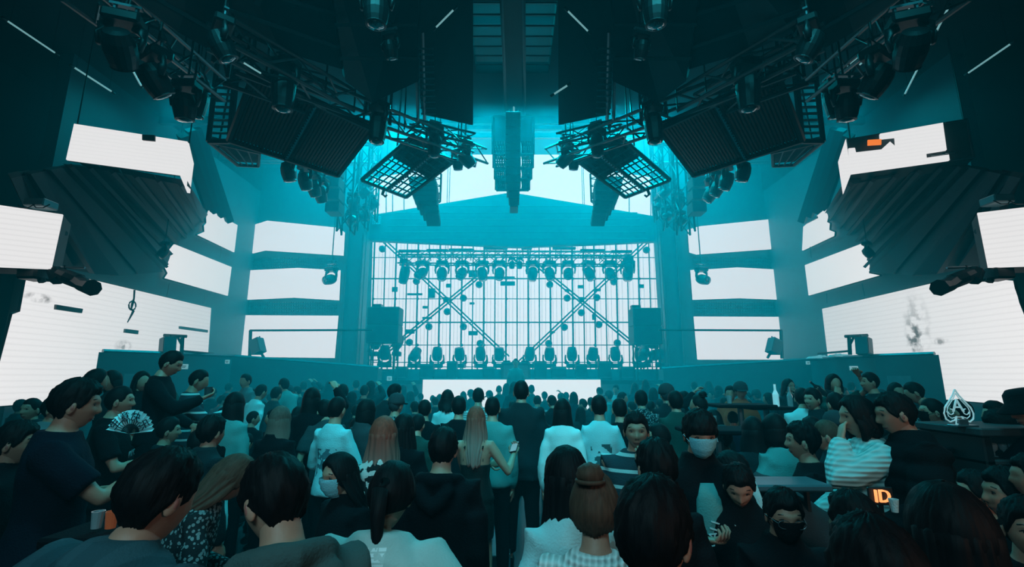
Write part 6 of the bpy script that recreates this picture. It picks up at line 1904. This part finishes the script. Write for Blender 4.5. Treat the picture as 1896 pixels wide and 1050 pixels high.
# ================================================================== PROPS
# pleated fan
def wpt(t, fg, p): return Matrix.Translation(t.location) @ Matrix.Rotation(t.rotation_euler.z, 4, 'Z') @ Matrix.Scale(t.scale.x, 4) @ p
pf = P(240, 803, 3.85)
fan = thing('folding_fan', 'open pale blue paper fan with four dark brushed characters', 'fan', pf)
kF = 3.85 / 890
v, f = [], []
nP = 30; a0, a1 = R(170), R(6); ri, ro_ = 17 * kF, 41 * kF
for i in range(nP + 1):
    a = a0 + (a1 - a0) * i / nP
    dy = .012 * (1 if i % 2 else -1)
    for r in (ri, ro_): v.append(V((math.cos(a) * r, dy * r / ro_, math.sin(a) * r)))
for i in range(nP): f.append((2 * i, 2 * i + 1, 2 * i + 3, 2 * i + 2))
k = len(v); v += [p + V((0, .003, 0)) for p in v]
f += [tuple(x + k for x in reversed(q)) for q in list(f)]
e = len(f)
MB().add((v, f)).build('paper', mat('fan_paper', (.50, .88, .92), .6, var=.1), fan)
for i in range(0, nP + 1, 2):
    a = a0 + (a1 - a0) * i / nP
    MB().add(tube([(0, -.004, -.0), (math.cos(a) * ri, -.006, math.sin(a) * ri), (math.cos(a) * ro_ * (1 if i in (0, nP) else .6), -.014, math.sin(a) * ro_ * (1 if i in (0, nP) else .6))], [(.004, .0015)] * 3, 5)).build('rib', BLACK if i not in (0, nP) else CL['pale'], fan)
inkm = mat('brush_ink', (.01, .015, .03), .6)
for ch, deg in (('生', 146), ('意', 108), ('快', 72), ('乐', 32)):
    me = text_mesh(ch, .078, .002, inkm)
    r = (ri + ro_) * .51
    link('character', me, fan, mw=Matrix.Translation((math.cos(R(deg)) * r, -.019, math.sin(R(deg)) * r)) @ Matrix.Rotation(-R(deg - 90), 4, 'Y') @ Matrix.Rotation(R(90), 4, 'X'))
# pale print on the fan holder's tee
me = text_mesh('MUSIC', .07, .003, CL['grey']); c = fgF['sp'](.26, .150)
link('lettering', me, tF, mw=Matrix.Translation(c) @ Matrix.Rotation(PI, 4, 'Z') @ Matrix.Rotation(R(90), 4, 'X'))
# cup of the man standing high
p, fd, nn = in_hand(tC, fgC, 1, .07, .035)
t = thing('drinking_cup', 'dark cup held by the man standing high at the left', 'cup', p)
MB().add(lathe([(.030, -.05), (.040, .055), (.036, .055), (.028, -.04)], 14)).build('cup_body', mat('cup_dark', (.03, .05, .055), .3), t)
# bottle held out at the right
p, fd, nn = in_hand(tB, fgB, 0 if False else 1, .07, .03)
t = thing('bottle', 'dark bottle held out before the right balcony', 'bottle', p)
ax = (fd * .6 + V((0, 0, .25))).normalized()
MB().add(lathe([(.03, -.09), (.034, -.08), (.034, .05), (.014, .10), (.013, .16), (.016, .165)], 12, ax)).build('bottle_glass', GLASSY, t)

# spade emblem standing on the bar cabinet
q = P(1806, 792, 3.75)
kS = 3.75 / 890
zt = q.z
bar = thing('bar_cabinet', 'dark open bar cabinet with a glass shelf at the right edge', 'cabinet', (P(1840, 792, 3.9).x, 4.0, 0))
W = 128 * kS
bl = bar.location
zsh = P(1840, 851, 3.75).z
MB().add(bevbox((0, 0, zt - .03), (W + .06, .62, .06), .01)).build('worktop', DARK, bar)
MB().add(bevbox((0, 0, zsh - .02), (W, .56, .04), .01)).build('shelf', DARK, bar)
for s in (-1, 1):
    MB().add(bevbox((s * (W / 2 - .035), 0, zt / 2 - .03), (.07, .56, zt - .06), .01)).build('side_panel', BLACK, bar)
MB().add(bevbox((0, 0, (zsh - .04) / 2), (W - .14, .52, zsh - .04), .01)).build('lower_body', BLACK, bar)
for s in (-1, 1):
    o = MB().add(bevbox((s * (W - .14) / 4, -.27, (zsh - .04) / 2 + .02), ((W - .14) / 2 - .02, .02, zsh - .14), .006)).build('door', DARK, bar)
    MB().bar((s * .04, -.29, zsh * .5), (s * .04, -.29, zsh * .66), .006, 6).build('handle', STEEL, o)
me = text_mesh('CLUB', .045, .003, mat('emblem_grey', (.2, .28, .3), .4))
gm = MB().add(lathe([(.022, 0), (.022, .004), (.004, .008), (.004, .035), (.024, .055), (.027, .085), (.022, .10), (.020, .10), (.024, .084), (.021, .057), (.002, .045)], 12)).mesh('glass_body', GLASSM, True)
for i in range(6):
    o = thing('wine_glass', '%s stemmed glass from the left on the bar cabinet shelf' % ordinal(i), 'glass', (bl.x - .20 + i * .075, bl.y - .12, zsh), group='glasses on the bar cabinet shelf')
    link('glass_body', gm, o)
sg = thing('spade_emblem', 'glowing outline of a playing-card spade with a letter A, standing on the bar cabinet', 'emblem', (q.x, 3.85, zt))
EMB = mat('emblem_tube', (.35, .45, .48), .35, emit=(.45, .8, .85), estr=.35)
def sp_pt(x, y): return V(((x - 1806) * kS, 0, (790 - y) * kS))
half = [(0, 724), (6, 735), (15, 746), (24, 757), (27, 767), (25, 777), (18, 782), (9, 779), (5, 772)]
outl = [sp_pt(1802 + dx, y) for dx, y in half] + [sp_pt(1802 + 8, 786)] + [sp_pt(1802 - 8, 786)] + [sp_pt(1802 - dx, y) for dx, y in reversed(half)]
MB().add(tube(outl, [.006] * len(outl), 6)).build('outer_outline', EMB, sg)
inner = [sp_pt(1802 + dx * .78, 754 + (y - 754) * .78) for dx, y in half[:-1]] + [sp_pt(1802 - dx * .78, 754 + (y - 754) * .78) for dx, y in reversed(half[:-1])]
MB().add(tube(inner, [.0035] * len(inner), 5)).build('inner_outline', EMB, sg)
me = text_mesh('A', .14, .004, EMB)
link('letter', me, sg, mw=Matrix.Translation(sp_pt(1802, 754)) @ Matrix.Rotation(R(90), 4, 'X'))
for s in (-1, 1):
    MB().add(tube([sp_pt(1802 + s * (14 + 5 * math.cos(a)), 764 + 5 * math.sin(a)) for a in [R(30 * i) for i in range(10)]], [.004] * 10, 5)).build('scroll', EMB, sg)
MB().add(bevbox((0, 0, .006), (.17, .09, .014), .004)).build('base', STEEL, sg)
MB().add(bevbox((0, 0, .03), (.075, .03, .05), .004)).build('stem', STEEL, sg)
# can on the small table by the bar
# glowing ID letters, held low beside the padded jacket
c = P(1634, 920, 2.55)
t = thing('letter_sign', 'small glowing orange sign reading ID below the padded jacket', 'sign', c)
me = text_mesh('ID', .085, .006, IDGLOW)
link('lettering', me, t, mw=Matrix.Rotation(R(90), 4, 'X'))
MB().add(bevbox((0, .014, 0), (.125, .012, .085), .004)).build('plate', BLACK, t)
MB().bar((0, .02, -.03), (0, .02, -c.z), .012, 6).build('post', BLACK, t)
t = thing('paper_cup', 'pale cup beside the glowing orange sign', 'cup', P(1655, 932, 2.5))
MB().add(lathe([(.014, -.04), (.022, .02), (.020, .02), (.012, -.035)], 14)).build('cup_body', CL['pale'], t)
# low table with papers, right of centre
tz = P(1420, 915, 2.75).z
tb = thing('low_table', 'dark table with a pale edge right of the youth in the light blue mask', 'table', (P(1435, 915, 3.0).x, 3.0, 0))
MB().add(bevbox((0, .1, tz - .02), (.66, .26, .04), .01)).build('tabletop', mat('table_top', (.03, .09, .11), .3), tb)
for sx in (-1, 1):
    for sy in (-1, 1): MB().bar((sx * .3, sy * .2, 0), (sx * .3, sy * .2, tz - .04), .02, 6).build('leg', BLACK, tb)
# bar tables with bottles and glasses in the crowd
for (x, y, Y, w, lab) in ((1370, 748, 6.6, .75, 'dark bar table under the red cap'), (1418, 752, 6.9, .6, 'dark bar table between the red cap and the pale tee'), (188, 978, 2.0, .26, 'dark table at the lower left behind the plaid jacket'),
                          (1330, 793, 4.9, .7, 'dark glossy table above the youth in the light blue mask'), (1748, 822, 4.2, .45, 'small pale table beside the bar cabinet')):
    c = P(x, y, Y)
    t = thing('bar_table', lab, 'table', (c.x, Y, 0))
    MB().add(bevbox((0, 0, c.z - .02), (w, min(.5, w), .04), .01)).build('tabletop', CL['black'], t)
    MB().bar((0, 0, .02), (0, 0, c.z - .04), .04, 8).build('column', STEEL, t)
    MB().add(lathe([(.22, 0), (.22, .02), (.05, .04)], 18)).build('base', BLACK, t)
def vessel(kind, x, y, Y, lab, m, h=1.0, group=None):
    c = P(x, y, Y)
    t = thing(kind, lab, 'cup' if 'cup' in kind else ('bottle' if kind == 'bottle' else 'glass'), c, group=group)
    if kind == 'bottle':
        MB().add(lathe([(.034 * h, 0), (.036 * h, .01), (.036 * h, .15 * h), (.014 * h, .20 * h), (.013 * h, .27 * h), (.016 * h, .275 * h)], 12)).build('bottle_glass', m, t)
    else:
        MB().add(lathe([(.028 * h, 0), (.036 * h, .10 * h), (.033 * h, .10 * h), (.025 * h, .01)], 14)).build('vessel_body', m, t)
    return t
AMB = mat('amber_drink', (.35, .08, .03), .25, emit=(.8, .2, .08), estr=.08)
vessel('plastic_cup', 178, 978, 1.95, 'pale-rimmed cup on the lower left table, left of the amber cup', GLASSM, .6)
vessel('plastic_cup', 204, 978, 1.95, 'amber-filled cup on the lower left table', AMB, .6)
vessel('plastic_cup', 1351, 747, 6.5, 'small clear cup on the bar table under the red cap', GLASSM)
vessel('bottle', 1464, 754 - 1, 6.9, 'clear bottle on the bar table left of the pale tee', GLASSM)
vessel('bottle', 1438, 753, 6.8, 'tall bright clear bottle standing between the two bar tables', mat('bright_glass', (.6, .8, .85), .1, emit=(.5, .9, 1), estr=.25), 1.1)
vessel('plastic_cup', 1321, 790, 4.8, 'bright clear glass on the glossy table above the masked youth', GLASSM)
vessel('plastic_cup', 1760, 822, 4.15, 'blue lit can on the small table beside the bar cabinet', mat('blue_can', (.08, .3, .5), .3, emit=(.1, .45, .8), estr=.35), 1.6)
phone(t7, fg7, 1, 'lit phone held by the nearest man with the large dark head')
# raised dark aisle frame between the two halves of the crowd
for (x0, x1, y0_, y1_, Ya, Yb_, lab) in ((912, 944, 1000, 1050, 4.6, 5.3, 'nearer pale-edged step in the dark aisle'), (925, 946, 925, 962, 5.9, 6.9, 'farther pale-edged step in the dark aisle')):
    zz = .04
    a, b = PZ((x0 + x1) / 2, y0_, zz), PZ((x0 + x1) / 2, y1_, zz)
    w = (x1 - x0) / 890 * a.y
    t = thing('aisle_step', lab, 'step', (a.x, (a.y + b.y) / 2, 0))
    L_ = abs(a.y - b.y) + .2
    MB().add(bevbox((0, 0, .09), (w, L_, .18), .01)).build('tread', mat('step_teal', (.03, .09, .11), .4), t)
    for s in (-1, 1): MB().add(bevbox((s * (w / 2 - .015), 0, .19), (.03, L_, .02), .004)).build('edge_strip', STEEL, t)
    MB().add(bevbox((0, L_ / 2 - .015, .192), (w - .06, .03, .02), .004)).build('edge_strip', STEEL, t)
    t2 = 0
